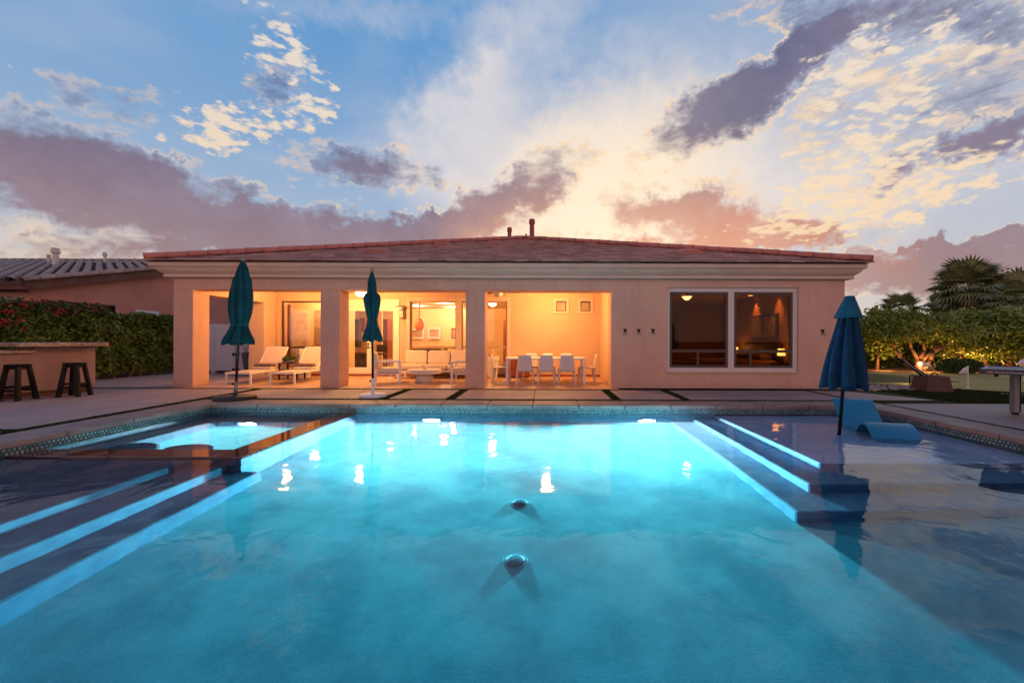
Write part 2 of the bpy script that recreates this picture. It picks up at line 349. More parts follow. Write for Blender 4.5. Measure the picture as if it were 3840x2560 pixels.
def holed(mb, ax, c0, c1, u0, u1, z0, z1, holes):
    """a wall slab with rectangular openings; ax is the axis of its thickness"""
    us = sorted({u0, u1, *[h[0] for h in holes], *[h[1] for h in holes]}); zs = sorted({z0, z1, *[h[2] for h in holes], *[h[3] for h in holes]})
    us = [u for u in us if u0 <= u <= u1]; zs = [z for z in zs if z0 <= z <= z1]
    inh = lambda u, z: any(h[0] < u < h[1] and h[2] < z < h[3] for h in holes)
    nu, nz = len(us) - 1, len(zs) - 1
    solid = [[not inh((us[i] + us[i + 1]) / 2, (zs[j] + zs[j + 1]) / 2) for j in range(nz)] for i in range(nu)]
    P3 = (lambda c, u, z: (u, c, z)) if ax == 'y' else (lambda c, u, z: (c, u, z))
    for i in range(nu):
        for j in range(nz):
            if not solid[i][j]: continue
            a, b, c, d = us[i], us[i + 1], zs[j], zs[j + 1]
            for cc in (c0, c1): mb.add([P3(cc, a, c), P3(cc, b, c), P3(cc, b, d), P3(cc, a, d)], [(0, 1, 2, 3)])
            for (ii, jj, p, q) in ((i - 1, j, (a, c), (a, d)), (i + 1, j, (b, c), (b, d)), (i, j - 1, (a, c), (b, c)), (i, j + 1, (a, d), (b, d))):
                if not (0 <= ii < nu and 0 <= jj < nz and solid[ii][jj]):
                    mb.add([P3(c0, *p), P3(c1, *p), P3(c1, *q), P3(c0, *q)], [(0, 1, 2, 3)])
    return mb
def weld(o):
    bm = bmesh.new(); bm.from_mesh(o.data); bmesh.ops.remove_doubles(bm, verts=bm.verts, dist=1e-4); bmesh.ops.recalc_face_normals(bm, faces=bm.faces); bm.to_mesh(o.data); bm.free(); return o
def leaves(name, pts, size, m, parent=None, asp=1.7, kind='stuff', up=0.0, flat=0.0):
    """many small folded leaves, each two quads bent along the midrib"""
    n = len(pts); pts = np.asarray(pts, float)
    nrm = rng.normal(size=(n, 3)); nrm[:, 2] += up; nrm /= np.linalg.norm(nrm, axis=1)[:, None]
    a = rng.normal(size=(n, 3)); a -= (a * nrm).sum(1)[:, None] * nrm; a /= np.linalg.norm(a, axis=1)[:, None]
    b = np.cross(nrm, a); s = (size * rng.uniform(.6, 1.35, n))[:, None]
    tip = pts + a * s * asp / 2; base = pts - a * s * asp / 2
    l = pts + b * s * .45 + nrm * s * .12; r = pts - b * s * .45 + nrm * s * .12
    V = np.stack([base, r, tip, l], 1).reshape(-1, 3)
    idx = np.arange(n)[:, None] * 4
    F = np.concatenate([idx + np.array([[0, 1, 2]]), idx + np.array([[0, 2, 3]])], 1).reshape(-1, 3)
    me = bpy.data.meshes.new(name); me.vertices.add(len(V)); me.vertices.foreach_set('co', V.ravel())
    me.loops.add(F.size); me.loops.foreach_set('vertex_index', F.ravel().astype(np.int32))
    me.polygons.add(len(F)); me.polygons.foreach_set('loop_start', np.arange(0, F.size, 3, dtype=np.int32))
    me.update(); me.validate()
    return link(name, me, m, parent, kind=kind)

# ================================================================== THE POOL
ZW = -.17
pool = empty('pool', (0, 4, 0), kind='structure')
PX0, PX1, PY0, PY1 = -6.2, 5.95, .45, 7.95
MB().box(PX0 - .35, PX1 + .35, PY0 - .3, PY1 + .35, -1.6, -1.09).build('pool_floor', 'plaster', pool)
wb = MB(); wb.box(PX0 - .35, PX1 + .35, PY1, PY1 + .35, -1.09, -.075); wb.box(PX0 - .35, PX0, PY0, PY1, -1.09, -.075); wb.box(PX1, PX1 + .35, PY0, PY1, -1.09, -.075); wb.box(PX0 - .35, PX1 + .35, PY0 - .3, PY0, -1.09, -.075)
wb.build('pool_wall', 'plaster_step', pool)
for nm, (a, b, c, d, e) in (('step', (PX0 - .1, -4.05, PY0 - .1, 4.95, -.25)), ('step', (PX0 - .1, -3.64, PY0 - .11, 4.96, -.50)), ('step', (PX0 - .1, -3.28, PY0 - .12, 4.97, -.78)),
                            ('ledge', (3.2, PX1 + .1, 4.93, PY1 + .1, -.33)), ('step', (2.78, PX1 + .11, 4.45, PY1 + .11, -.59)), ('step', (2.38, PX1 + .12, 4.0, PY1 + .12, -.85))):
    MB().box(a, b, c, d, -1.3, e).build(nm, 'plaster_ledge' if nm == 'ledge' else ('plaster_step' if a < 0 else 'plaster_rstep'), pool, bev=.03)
# waterline band: dark backing, then round tiles
g = MB(); g.box(PX0, PX1, PY1 - .006, PY1 + .01, -.30, -.072); g.box(PX0 - .01, PX0 + .006, PY0, PY1 - .006, -.30, -.072); g.box(PX1 - .006, PX1 + .01, PY0, PY1 - .006, -.30, -.072)
g.build('tile_backing', 'grout', pool)
dm = MB(); n8 = 9
dm.add([(math.cos(2 * PI * i / n8) * .0165, 0, math.sin(2 * PI * i / n8) * .0165) for i in range(n8)] + [(math.cos(2 * PI * i / n8) * .013, -.005, math.sin(2 * PI * i / n8) * .017) for i in range(n8)],
       [tuple(range(n8, 2 * n8))] + [(i, (i + 1) % n8, n8 + (i + 1) % n8, n8 + i) for i in range(n8)])
dme = dm.mesh('waterline_tile'); dme.materials.append(M['disc'])
cells = []
for row in range(4):
    z = -.096 - row * .043; off = (row % 2) * .025
    for i in range(int((PX1 - PX0) / .05)): cells.append((PX0 + .04 + off + i * .05, PY1 - .006, z, 0))
    for i in range(int((PY1 - 1.0) / .05)):
        cells.append((PX0 + .006, 1.0 + off + i * .05, z, PI / 2)); cells.append((PX1 - .006, 1.0 + off + i * .05, z, -PI / 2))
def inview(c): u = c[0] / c[1]; return -1.27 < u < 1.12
cells = [c for c in cells if inview(c) or c[3] == 0]
cells.sort(key=lambda c: (c[2] < -.15, not inview(c), math.hypot(c[0], c[1])))
for c in cells[:300]: piece('waterline_tile', dme, pool, c[:3], (0, 0, c[3]))
rest = MB()
for c in cells[300:]:
    rest.add([tuple(v.co) for v in dme.vertices], [tuple(p.vertices) for p in dme.polygons], Matrix.Translation(c[:3]) @ Matrix.Rotation(c[3], 4, 'Z'))
link('waterline_tile_band', rest.mesh('waterline_tile_band', fix=False), 'disc', pool, kind='stuff')
# coping
def stone(name, poly, z0, z1, m, parent, bev=.006):
    return MB().prism(poly, 'z', z0, z1).build(name, m, parent, bev=bev)
jit = lambda a: random.uniform(-a, a)
x = -.19 - .855 * 7
xs = [PX0 - .02] + [x + .855 * i for i in range(0, 16) if PX0 + .3 < x + .855 * i < PX1 - .3] + [PX1 + .02]
for a, b in zip(xs[:-1], xs[1:]): stone('coping_stone', [(a + .006, PY1 - .02), (b - .006, PY1 - .02), (b - .006, 8.5), (a + .006, 8.5)], -.075, jit(.002), 'coping', pool, .012)
for sgn, X in ((-1, PX0), (1, PX1)):
    y = 8.5
    yy = [8.5, 7.95 - .6]
    while yy[-1] > .9: yy.append(yy[-1] - .9)
    for b, a in zip(yy[:-1], yy[1:]):
        i0, i1 = X - sgn * .02, X + sgn * .55
        if b > 8.4: p = [(X + sgn * .024, 8.5), (i1, 8.5), (i1, a + .006), (i0, a + .006), (i0, PY1 - .03), (X + sgn * .024, PY1 - .03)]
        else: p = [(i0, a + .006), (i1, a + .006), (i1, b - .006), (i0, b - .006)]
        if sgn > 0: p = p[::-1]
        stone('coping_stone', p, -.075, jit(.002), 'coping', pool, .012)
MB().box(PX0 - .6, PX1 + .6, -.12, PY0 + .02, -.075, 0).build('coping_edge', 'coping', pool)
# spa in the far left corner of the pool
spa = empty('spa', (-4.8, 6.5, ZW), 'square lit spa with a wet dark granite rim in the far pool corner', 'spa')
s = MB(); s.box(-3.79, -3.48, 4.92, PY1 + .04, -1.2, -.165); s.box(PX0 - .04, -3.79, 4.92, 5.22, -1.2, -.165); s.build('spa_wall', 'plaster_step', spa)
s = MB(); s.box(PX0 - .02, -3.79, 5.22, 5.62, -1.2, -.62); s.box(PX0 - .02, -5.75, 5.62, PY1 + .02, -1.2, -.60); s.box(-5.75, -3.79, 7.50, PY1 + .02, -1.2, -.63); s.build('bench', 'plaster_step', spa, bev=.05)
for cx, cy_, rx, ry in ((-5.55, 5.75, .34, .22), (-4.75, 5.72, .30, .20)):
    MB().lathe([(.93, -.5), (1, -.06), (.96, 0), (.82, .02), (.68, -.02), (.6, -.05)], 24, Mx=Matrix.Translation((cx, cy_, -.56)) @ Matrix.Diagonal((rx, ry, 1, 1))).build('seat', 'plaster_step', spa, smooth=True)
for a, b, c, d in ((-3.80, -3.46, 4.90, 5.235), (-3.80, -3.46, 5.245, 6.55), (-3.80, -3.46, 6.56, 7.94), (-6.19, -5.0, 4.90, 5.235), (-4.99, -3.81, 4.90, 5.235)):
    MB().box(a, b, c, d, -.21, -.152).build('rim_stone', 'granite', spa, bev=.006)
# lamps under water
def pool_light(x, y, z, label, power):
    t = empty('pool_light', (x, y, z), label, 'pool light', 'underwater pool lights')
    Mx = Matrix.Translation((x, y, z)) @ Matrix.Rotation(PI / 2, 4, 'X')
    MB().lathe([(.13, -.01), (.13, .02), (.10, .03), (.095, .012)], 24, Mx=Mx).build('trim_ring', 'greymetal', t, True)
    MB().lathe([(.075, .0), (.075, .022), (.05, .038), (.01, .044)], 20, Mx=Mx).build('lens', 'poollamp', t, True)
    lamp('pool_lamp', (x, y - .07, z), power, (1, .84, .76), parent=t, typ='AREA', rot=(-PI / 2 + math.radians(24), 0, 0), shape='DISK', size=.30)
    return t
pool_light(-2.06, PY1, ZW - .60, 'bright underwater light on the far pool wall, nearer the spa', 2300)
pool_light(1.92, PY1, ZW - .58, 'bright underwater light on the far pool wall, beside the right hand steps', 2300)
pool_light(-5.15, 7.50, ZW - .60, 'small bright underwater light inside the spa', 330)
for (x, y, lab) in ((-.245, 4.50, 'farther of two blue domed drain covers on the pool floor'), (-.225, 3.47, 'nearer of two blue domed drain covers on the pool floor')):
    t = empty('drain_cover', (x, y, -1.09), lab, 'drain cover', 'domed drain covers on the pool floor')
    MB().lathe([(.105, 0), (.105, .004), (.10, .008)], 28, (x, y, -1.09)).build('flange', mat('drain flange', (.10, .22, .27), .6), t)
    MB().lathe([(.078, .006), (.085, .009), (.080, .017), (.060, .025), (.03, .030), (.005, .031)], 28, (x, y, -1.09)).build('dome', mat('drain dome', (.02, .10, .15), .35), t, True)
# water: a closed body, its top the surface; sides and bottom lie inside the masonry
NX, NY = 64, 44; g = MB(); X0, X1, Y0_, Y1_ = PX0 - .08, PX1 + .08, PY0 - .08, PY1 + .08
for j in range(NY + 1):
    for i in range(NX + 1): g.v.append((X0 + (X1 - X0) * i / NX, Y0_ + (Y1_ - Y0_) * j / NY, ZW))
for j in range(NY):
    for i in range(NX): a = j * (NX + 1) + i; g.f.append((a, a + 1, a + NX + 2, a + NX + 1))
ring = [i for i in range(NX + 1)] + [j * (NX + 1) + NX for j in range(1, NY + 1)] + [NY * (NX + 1) + i for i in range(NX - 1, -1, -1)] + [j * (NX + 1) for j in range(NY - 1, 0, -1)]
k = len(g.v); g.v += [(g.v[i][0], g.v[i][1], -1.4) for i in ring]; n = len(ring)
g.f += [(ring[i], k + i, k + (i + 1) % n, ring[(i + 1) % n]) for i in range(n)] + [tuple(k + i for i in range(n))[::-1]]
wm = bpy.data.materials.new('pool water'); wm.use_nodes = True; t = NT(wm.node_tree); t.n.clear()
rf = t.node('ShaderNodeBsdfRefraction'); rf.inputs['IOR'].default_value = 1.33; rf.inputs['Roughness'].default_value = 0.0
gs = t.node('ShaderNodeBsdfGlossy'); gs.inputs['Roughness'].default_value = .03
fz = t.node('ShaderNodeFresnel'); fz.inputs['IOR'].default_value = 1.25
gl = t.node('ShaderNodeMixShader'); t.l.new(fz.outputs[0], gl.inputs[0]); t.l.new(rf.outputs[0], gl.inputs[1]); t.l.new(gs.outputs[0], gl.inputs[2])
geo = t.node('ShaderNodeNewGeometry'); mp = t.node('ShaderNodeMapping'); t.l.new(geo.outputs['Position'], mp.inputs[0]); mp.inputs['Scale'].default_value = (1, .8, 1)
h = t.m('ADD', t.m('MULTIPLY', t.noise(mp.outputs[0], 1.6, 3, .5, .6), 1.0), t.m('MULTIPLY', t.noise(mp.outputs[0], 7.0, 3, .5, .4), .13))
bn = t.node('ShaderNodeBump'); bn.inputs['Strength'].default_value = 1.0; bn.inputs['Distance'].default_value = .008; t.l.new(h, bn.inputs['Height']); [t.l.new(bn.outputs[0], q_.inputs['Normal']) for q_ in (rf, gs, fz)]
va = t.node('ShaderNodeVolumeAbsorption'); va.inputs['Color'].default_value = (0.0, .765, .875, 1); va.inputs['Density'].default_value = .46
o = t.node('ShaderNodeOutputMaterial'); t.l.new(gl.outputs[0], o.inputs[0]); t.l.new(va.outputs[0], o.inputs[1])
g.build('water', wm, None, kind='structure')

# ================================================================== GROUND AND DECK
ground = empty('ground', (0, 10, -.1), kind='structure')
gb = MB(); L = 500; gx0, gx1, gy0, gy1 = PX0 - .36, PX1 + .36, PY0 - .31, PY1 + .36
for q in ((-L, gx0, -L, L), (gx1, L, -L, L), (gx0, gx1, gy1, L), (gx0, gx1, -L, gy0)):
    gb.add([(q[0], q[2], -.08), (q[1], q[2], -.08), (q[1], q[3], -.08), (q[0], q[3], -.08)], [(0, 1, 2, 3)])
gb.build('ground_surface', 'soil', ground)
deck = empty('pool_deck', (0, 9.4, -.08), kind='structure')
def paver(x0, x1, y0, y1, z=0.0): return MB().box(x0, x1, y0, y1, -.079, z).build('paver', 'concrete', deck, bev=.01)
for a, b in ((-6.76, -3.36), (-3.16, -2.0), (-1.8, -.2), (-.19, 1.4), (1.6, 2.82), (3.02, 6.30)): paver(a, b, 8.68, 10.30, jit(.002))
for a, b in ((-10.1, -6.97), (-13.0, -10.12)):
    paver(a, b, 5.66, 8.0); paver(a, b, 8.013, 10.30, .001); paver(a, b, 2.5, 5.50, .001)
paver(-13.0, -9.4, 10.5, 15.0)
stone('paver', [(6.42, 8.68), (8.05, 8.68), (7.3, 10.2), (6.42, 10.30)], -.079, 0, 'concrete', deck)
for a, b in ((6.58, 10.4), (10.41, 14.5)):
    paver(a, b, 5.1, 8.22); paver(a, b, 2.0, 5.09, .001)
turf = empty('turf', (0, 9.4, -.08), kind='structure')
tb = MB()
for q in ((-13.2, -6.5, 2.2, 10.49), (-6.5, 6.45, 8.5, 10.49), (6.45, 16, 1.5, 12.0), (7.6, 18, 12.0, 13.0)):
    tb.box(q[0], q[1], q[2], q[3], -.078, -.006)
tb.build('turf_mat', 'turf', turf)
# blades of the turf strips and of the lawn that show
def blades(rects, dens, h):
    V = []
    for x0, x1, y0, y1 in rects:
        n = int((x1 - x0) * (y1 - y0) * dens)
        V.append(np.stack([rng.uniform(x0, x1, n), rng.uniform(y0, y1, n), np.full(n, -.006)], 1))
    p = np.concatenate(V); n = len(p); a = rng.uniform(0, 2 * PI, n); d = np.stack([np.cos(a), np.sin(a), np.zeros(n)], 1) * .006
    tip = p + np.stack([rng.normal(0, .008, n), rng.normal(0, .008, n), rng.uniform(h * .6, h, n)], 1)
    V = np.stack([p - d, p + d, tip], 1).reshape(-1, 3); me = bpy.data.meshes.new('grass_blades')
    me.from_pydata(V.tolist(), [], np.arange(3 * n).reshape(-1, 3).tolist()); return link('grass_blades', me, 'turf', turf, kind='stuff')
blades([(-6.96, -6.77, 2.6, 10.3), (-13, 6.4, 10.31, 10.48), (-6.7, 8, 8.51, 8.67), (-3.35, -3.17, 8.7, 10.3), (-1.99, -1.81, 8.7, 10.3), (1.41, 1.59, 8.7, 10.3), (2.83, 3.01, 8.7, 10.3), (6.31, 6.41, 8.7, 10.3), (6.5, 6.57, 2, 8.4), (-10, -6.97, 5.51, 5.65), (8.1, 13, 8.3, 11)], 3800, .02)
gp = [(9.2, 12.2), (10.2, 11.0), (11.3, 10.1), (13.5, 9.3), (17, 8.6), (24, 8.0), (26, 16.2), (8.3, 16.3), (7.7, 14.6), (8.0, 13.2)]
gr = stone('putting_green', gp, -.078, .012, 'green', None, 0); gr['kind'] = 'structure'
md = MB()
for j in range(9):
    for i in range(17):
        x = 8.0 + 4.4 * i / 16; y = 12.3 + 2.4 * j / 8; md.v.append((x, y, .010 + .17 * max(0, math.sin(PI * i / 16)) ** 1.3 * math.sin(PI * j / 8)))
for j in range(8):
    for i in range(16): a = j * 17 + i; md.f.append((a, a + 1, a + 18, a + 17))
md.build('grass_mound', mat('dark fringe turf', (.075, .085, .022), .95, var=.3, vs_=5, bump=1, bs=120), None, True, kind='structure')  # darker green than the putting green
# river pebbles
def pebble_mesh():
    bm = bmesh.new(); bmesh.ops.create_icosphere(bm, subdivisions=1, radius=.5)
    for v in bm.verts: v.co = Vector((v.co.x * random.uniform(.8, 1.1), v.co.y * random.uniform(.8, 1.1), v.co.z * .55))
    me = bpy.data.meshes.new('pebble'); bm.to_mesh(me); bm.free(); me.materials.append(M['rock']); return me
pm_ = [pebble_mesh() for _ in range(4)]
bed = empty('pebble_bed', (8.6, 11, 0), kind='structure')
pts = []
while len(pts) < 290:
    x, y = random.uniform(7.65, 10.6), random.uniform(10.3, 12.4)
    if (x - 7.65) / 3.0 * 1.5 < 12.4 - y < 2.1 and y > 10.35 + (x - 7.6) * .12 and not (x > 9.3 and y > 12.4 - (x - 9.0) * .75): pts.append((x, y))
for (x, y) in pts: piece('pebble', random.choice(pm_), bed, (x, y, .01), (jit(.3), jit(.3), jit(3)), (random.uniform(.07, .15),) * 3)
for i in range(150):
    t_ = i / 150; x = 10.5 + 4.5 * t_; piece('pebble', random.choice(pm_), bed, (x + jit(.05), 9.85 - 1.0 * t_ + jit(.05), .0), (0, 0, jit(3)), (random.uniform(.04, .08),) * 3) if i % 2 else None

# ================================================================== THE HOUSE
house = empty('house', (-.9, 18, 0), 'long low stucco house with covered porch, red tiled hip roof and cream cornice', 'house')
HX0, HX1, YF, YB, ZC = -9.32, 7.59, 10.75, 27.5, 2.75
YP = 14.08
# front wall right of the porch, with the big window opening
WX0, WX1, WZ0, WZ1 = 3.115, 6.43, .405, 2.54
weld(holed(MB(), 'y', YF, YF + .25, 1.71, HX1, 0, 2.75, [(WX0, WX1, WZ0, WZ1)]).build('front_wall', 'stucco', house))
MB().box(HX1 - .25, HX1, YF + .25, YB, 0, 2.75).build('side_wall', 'stucco', house)
MB().box(HX0, HX0 + .2, YP, YB, 0, 2.75).build('side_wall', 'stucco', house)
MB().box(HX0 + .2, HX1 - .25, YB - .2, YB, 0, 2.75).build('rear_wall', 'stucco', house)
MB().box(HX0, 1.71, YF, YF + .53, 2.45, 2.75).build('beam', 'stucco', house, bev=.01)
MB().box(HX0 + .002, -8.83, YF + .53, 13.5, 2.36, 2.75).build('beam', 'stucco', house, bev=.01)
for a, b in ((-9.322, -8.83), (-5.62, -5.14), (-1.96, -1.475)): MB().box(a, b, YF - .003, YF + .532, 0, 2.452).build('pillar', 'stucco', house, bev=.012)
MB().box(-9.32, -8.83, 13.5, YP, 0, 2.75).build('pillar', 'stucco_in', house, bev=.012)
MB().box(1.71, 1.875, YF + .25, YF + .53, 0, 2.75).build('porch_end_wall', 'stucco_in', house, bev=.01)
MB().box(1.875, 2.1, YF + .25, YP, 0, 2.75).build('porch_end_wall', 'stucco_in', house)
MB().box(HX0 + .02, 1.875, 10.50, YP, -.079, .0).build('porch_floor', 'porchfloor', house, bev=.008)
MB().box(HX0 + .1, 1.9, YF + .1, YP + .1, ZC, ZC + .1).build('porch_ceiling', 'stucco_in', house)
# porch rear wall with its openings
WA = (-8.66, -6.98, .45, 2.46); DR = (-6.60, -4.85, .0, 2.42); WD = (-4.40, -2.88, .45, 2.47); WE = (-2.70, -1.20, .45, 2.47); S1 = (.42, .75, 2.155, 2.485); S2 = (1.225, 1.555, 2.155, 2.485)
weld(holed(MB(), 'y', YP, YP + .2, -8.83, 1.875, 0, 2.75, [WA, DR, WD, WE, S1, S2]).build('porch_rear_wall', 'stucco_in', house))
MB().box(-8.80, 1.87, YP - .02, YP - .001, 0, .07).build('base_strip', 'redwood', house)
def surround(r, wd, y, m, pr=.03, bottom=True, name='surround'):
    x0, x1, z0, z1 = r; s = MB(); y0 = y - pr
    s.box(x0 - wd, x1 + wd, y0, y + .02, z1, z1 + wd); s.box(x0 - wd, x0, y0, y + .02, z0 if bottom else 0.0, z1); s.box(x1, x1 + wd, y0, y + .02, z0 if bottom else 0.0, z1)
    if bottom: s.box(x0 - wd, x1 + wd, y0, y + .02, z0 - wd, z0)
    return s
def window(r, y, fm, gm='glass', fw=.05, bar=None, stub=None, label=None, dep=.06):
    x0, x1, z0, z1 = r; s = MB(); y1 = y + dep
    s.box(x0, x1, y, y1, z1 - fw, z1); s.box(x0, x1, y, y1, z0, z0 + fw); s.box(x0, x0 + fw, y, y1, z0 + fw, z1 - fw); s.box(x1 - fw, x1, y, y1, z0 + fw, z1 - fw)
    f = s.build('window', fm, house); 
    if label: f['label'] = label
    zs = [z0 + fw, z1 - fw]
    if bar:
        b = MB().box(x0 + fw, x1 - fw, y - .004, y1, bar[0], bar[1]); 
        if stub: b.box(stub[0], stub[1], y - .004, y1, z0 + fw, bar[0])
        b.build('bar', fm, f)
        MB().box(x0 + fw, x1 - fw, y + .03, y + .034, z0 + fw, bar[0]).build('pane', gm, f); MB().box(x0 + fw, x1 - fw, y + .03, y + .034, bar[1], z1 - fw).build('pane', gm, f)
    else: MB().box(x0 + fw, x1 - fw, y + .03, y + .034, z0 + fw, z1 - fw).build('pane', gm, f)
    return f
window(WA, YP + .05, 'frame', fw=.045, bar=(.90, .97)); surround(WA, .12, YP, 'stucco_in').build('surround', 'stucco_in', house, bev=.008)
window(WD, YP + .05, 'tanframe', fw=.04, bar=(.92, .98)); window(WE, YP + .05, 'tanframe', fw=.04, bar=(.92, .98))
sd = surround((WD[0], WE[1], WD[2], WD[3]), .12, YP, 'stucco_in'); sd.box(WD[1], WE[0], YP - .03, YP + .02, WD[2], WD[3]); sd.build('surround', 'trim', house, bev=.008)
window(S1, YP + .04, 'frame', fw=.03); window(S2, YP + .04, 'frame', fw=.03)
for r in (S1, S2): surround(r, .095, YP, 'stucco_in', .035).build('surround', 'trim', house, bev=.008)
# french doors
sd = surround(DR, .10, YP, 'trim', .03, bottom=False).build('door_frame', 'whitewood', house, bev=.006)
MB().box(DR[0], DR[1], YP + .02, YP + .14, 2.27, 2.42).build('door_head', 'whitewood', house)
def door_leaf(x0, x1, handle_x, open_=0):
    s = MB(); y0, y1 = YP + .05, YP + .10; z0, z1 = .03, 2.265
    s.box(x0, x1, y0, y1, z1 - .12, z1); s.box(x0, x1, y0, y1, z0, z0 + .25); s.box(x0, x0 + .11, y0, y1, z0 + .25, z1 - .12); s.box(x1 - .11, x1, y0, y1, z0 + .25, z1 - .12)
    d = s.build('door', 'whitewood', house, bev=.004)
    MB().box(x0 + .11, x1 - .11, y0 + .02, y0 + .025, z0 + .25, z1 - .12).build('pane', 'glass', d)
    for z in (.94, 1.06): MB().lathe([(.03, 0), (.03, .02), (.012, .024), (.012, .045), (.026, .05), (.026, .07), (.01, .075)], 12, Mx=Matrix.Translation((handle_x, y0, z)) @ Matrix.Rotation(PI / 2, 4, 'X')).build('handle', 'bronze', d, True)
    return d
dl = door_leaf(-6.59, -5.73, -5.785); door_leaf(-5.72, -4.86, -5.665)
for z in (.35, 1.15, 1.95): MB().box(-4.875, -4.85, YP + .03, YP + .05, z - .06, z + .06).build('hinge', 'greymetal', house)
MB().box(-6.6, -4.85, YP + .0, YP + .2, -.01, .03).build('threshold', 'dkwood', house)
# big bedroom window, one frame around two screened sashes
fr = MB(); y0, y1 = YF + .05, YF + .13
fr.box(WX0, WX1, y0, y1, 2.43, WZ1); fr.box(WX0, WX1, y0, y1, WZ0, .515); fr.box(WX0, 3.20, y0, y1, .515, 2.43); fr.box(6.32, WX1, y0, y1, .515, 2.43); fr.box(4.68, 4.83, y0, y1, .515, 2.43)
fr.build('window_frame', 'wtrim', house, bev=.008)
MB().box(WX0 - .02, WX1 + .02, YF - .03, YF + .05, WZ0 - .03, WZ0 + .012).build('sill', 'stucco', house, bev=.01)
window((3.205, 4.675, .52, 2.425), YF + .075, 'frame', 'screen', .06, (.90, .975), (3.89, 3.95), dep=.05)
window((4.835, 6.315, .52, 2.425), YF + .075, 'frame', 'screen', .06, (.90, .975), (5.22, 5.28), dep=.05)
# cornice: stepped mouldings that run round the eaves
def ring_mould(name, prof, m):
    """prof: list of (projection, z) closed outline, swept round the house rectangle with mitred corners"""
    s = MB(); cs = [(HX0, YF, -1, -1), (HX1, YF, 1, -1), (HX1, YB, 1, 1), (HX0, YB, -1, 1)]; n = len(prof)
    for cx, cy2, sx, sy in cs:
        for p, z in prof: s.v.append((cx + sx * p, cy2 + sy * p, z))
    for c in range(4):
        for i in range(n): s.f.append((c * n + i, c * n + (i + 1) % n, ((c + 1) % 4) * n + (i + 1) % n, ((c + 1) % 4) * n + i))
    return s.build(name, m, house)
ring_mould('cornice', [(.004, 2.742), (.13, 2.742), (.14, 2.755), (.14, 2.80), (.125, 2.812), (.004, 2.812)], 'trim')
ring_mould('cornice', [(.004, 2.8125), (.12, 2.8125), (.17, 2.85), (.19, 2.868), (.004, 2.868)], 'trim')
ring_mould('cornice', [(.004, 2.8685), (.205, 2.8685), (.255, 2.93), (.26, 2.955), (.29, 2.962), (.29, 2.984), (.004, 2.984)], 'trim')
ring_mould('fascia', [(.004, 2.9845), (.322, 2.9845), (.328, 2.995), (.328, 3.062), (.318, 3.085), (.004, 3.085)], 'trim')
# hip roof
EO = .38; ZE = 3.10; ax0, ax1 = HX0 - EO, HX1 + EO; ay0 = YF - EO; ay1 = YB + EO
RUN = (ax1 - ax0) / 2; AX = (ax0 + ax1) / 2; SL = 2.62 / RUN; ZA = ZE + 2.62; AY = ay0 + RUN; BY = max(AY + .1, ay1 - RUN)
s = MB(); s.add([(ax0, ay0, ZE), (ax1, ay0, ZE), (ax1, ay1, ZE), (ax0, ay1, ZE), (AX, AY, ZA), (AX, BY, ZA)], [(0, 1, 4), (1, 2, 5, 4), (2, 3, 5), (3, 0, 4, 5), (0, 3, 2, 1)])
roof = s.build('roof', 'under', house)
ang = math.atan(SL); EX = .36; TW = .335; slen = RUN / math.cos(ang); rows = int(slen / EX)
tm = MB().prism([(-.03, .0), (.40, .0), (.40, .012), (-.03, .034)], 'x', -.162, .162); tme = tm.mesh('roof_tile'); tme.materials.append(M['tile'])
tl = []
for r in range(rows + 1):
    d = r * EX; yy_ = ay0 - .02 + d * math.cos(ang); zz = ZE + d * math.sin(ang) + .012; half = RUN - (yy_ - ay0) - .12
    if half < .1: continue
    n = int(2 * half / TW) + 1; off = (r % 2) * TW * .5
    x = AX - TW * (n // 2) - off
    while x < AX + half:
        if abs(x - AX) < half: tl.append((x, yy_, zz))
        x += TW
tl.sort(key=lambda c: c[1])
for c in tl[:300]: piece('roof_tile', tme, roof, (c[0], c[1], c[2] + random.choice((0, 0, 0, .006))), (ang + jit(.010), 0, jit(.012)))
s = MB()
for c in tl[300:]: s.add([tuple(v.co) for v in tme.vertices], [tuple(p.vertices) for p in tme.polygons], Matrix.Translation((c[0], c[1], c[2] + random.choice((0, 0, .006, .012)))) @ Matrix.Rotation(ang + jit(.012), 4, 'X') @ Matrix.Rotation(jit(.015), 4, 'Z'))
link('roof_tile_field', s.mesh('roof_tile_field', fix=False), 'tile', roof, kind='stuff')
def barrel(r, L_, n=7, th=.02, a0=0, a1=PI, taper=.85):
    s = MB(); vs_ = []
    for yy, rr in ((0, r), (L_, r * taper)):
        for k2 in (0, 1):
            for i in range(n): a = a0 + (a1 - a0) * i / (n - 1); q = rr - k2 * th; vs_.append((math.cos(a) * q, yy, math.sin(a) * q))
    s.v = vs_
    for i in range(n - 1): s.f += [(i, i + 1, 2 * n + i + 1, 2 * n + i), (n + i, n + i + 1, i + 1, i), (3 * n + i, 3 * n + i + 1, n + i + 1, n + i), (2 * n + i, 2 * n + i + 1, 3 * n + i + 1, 3 * n + i)]
    s.f += [(0, n, 3 * n, 2 * n), (n - 1, 2 * n - 1, 4 * n - 1, 3 * n - 1)]
    return s
cm = barrel(.16, .50, 6).mesh('hip_tile', True); cm.materials.append(M['cap'])
for sx in (-1, 1):
    a = Vector((ax0 if sx < 0 else ax1, ay0, ZE + .02)); b = Vector((AX, AY, ZA + .02)); d = b - a; Ls = d.length; n = int(Ls / .42)
    q = d.to_track_quat('Y', 'Z')
    for i in range(n):
        o = piece('hip_tile', cm, roof, a + d * (i * .42 / Ls) + Vector((0, 0, .012 + jit(.006))))
        o.rotation_mode = 'QUATERNION'; o.rotation_quaternion = q @ Matrix.Rotation(math.radians(1.6), 4, 'X').to_quaternion()
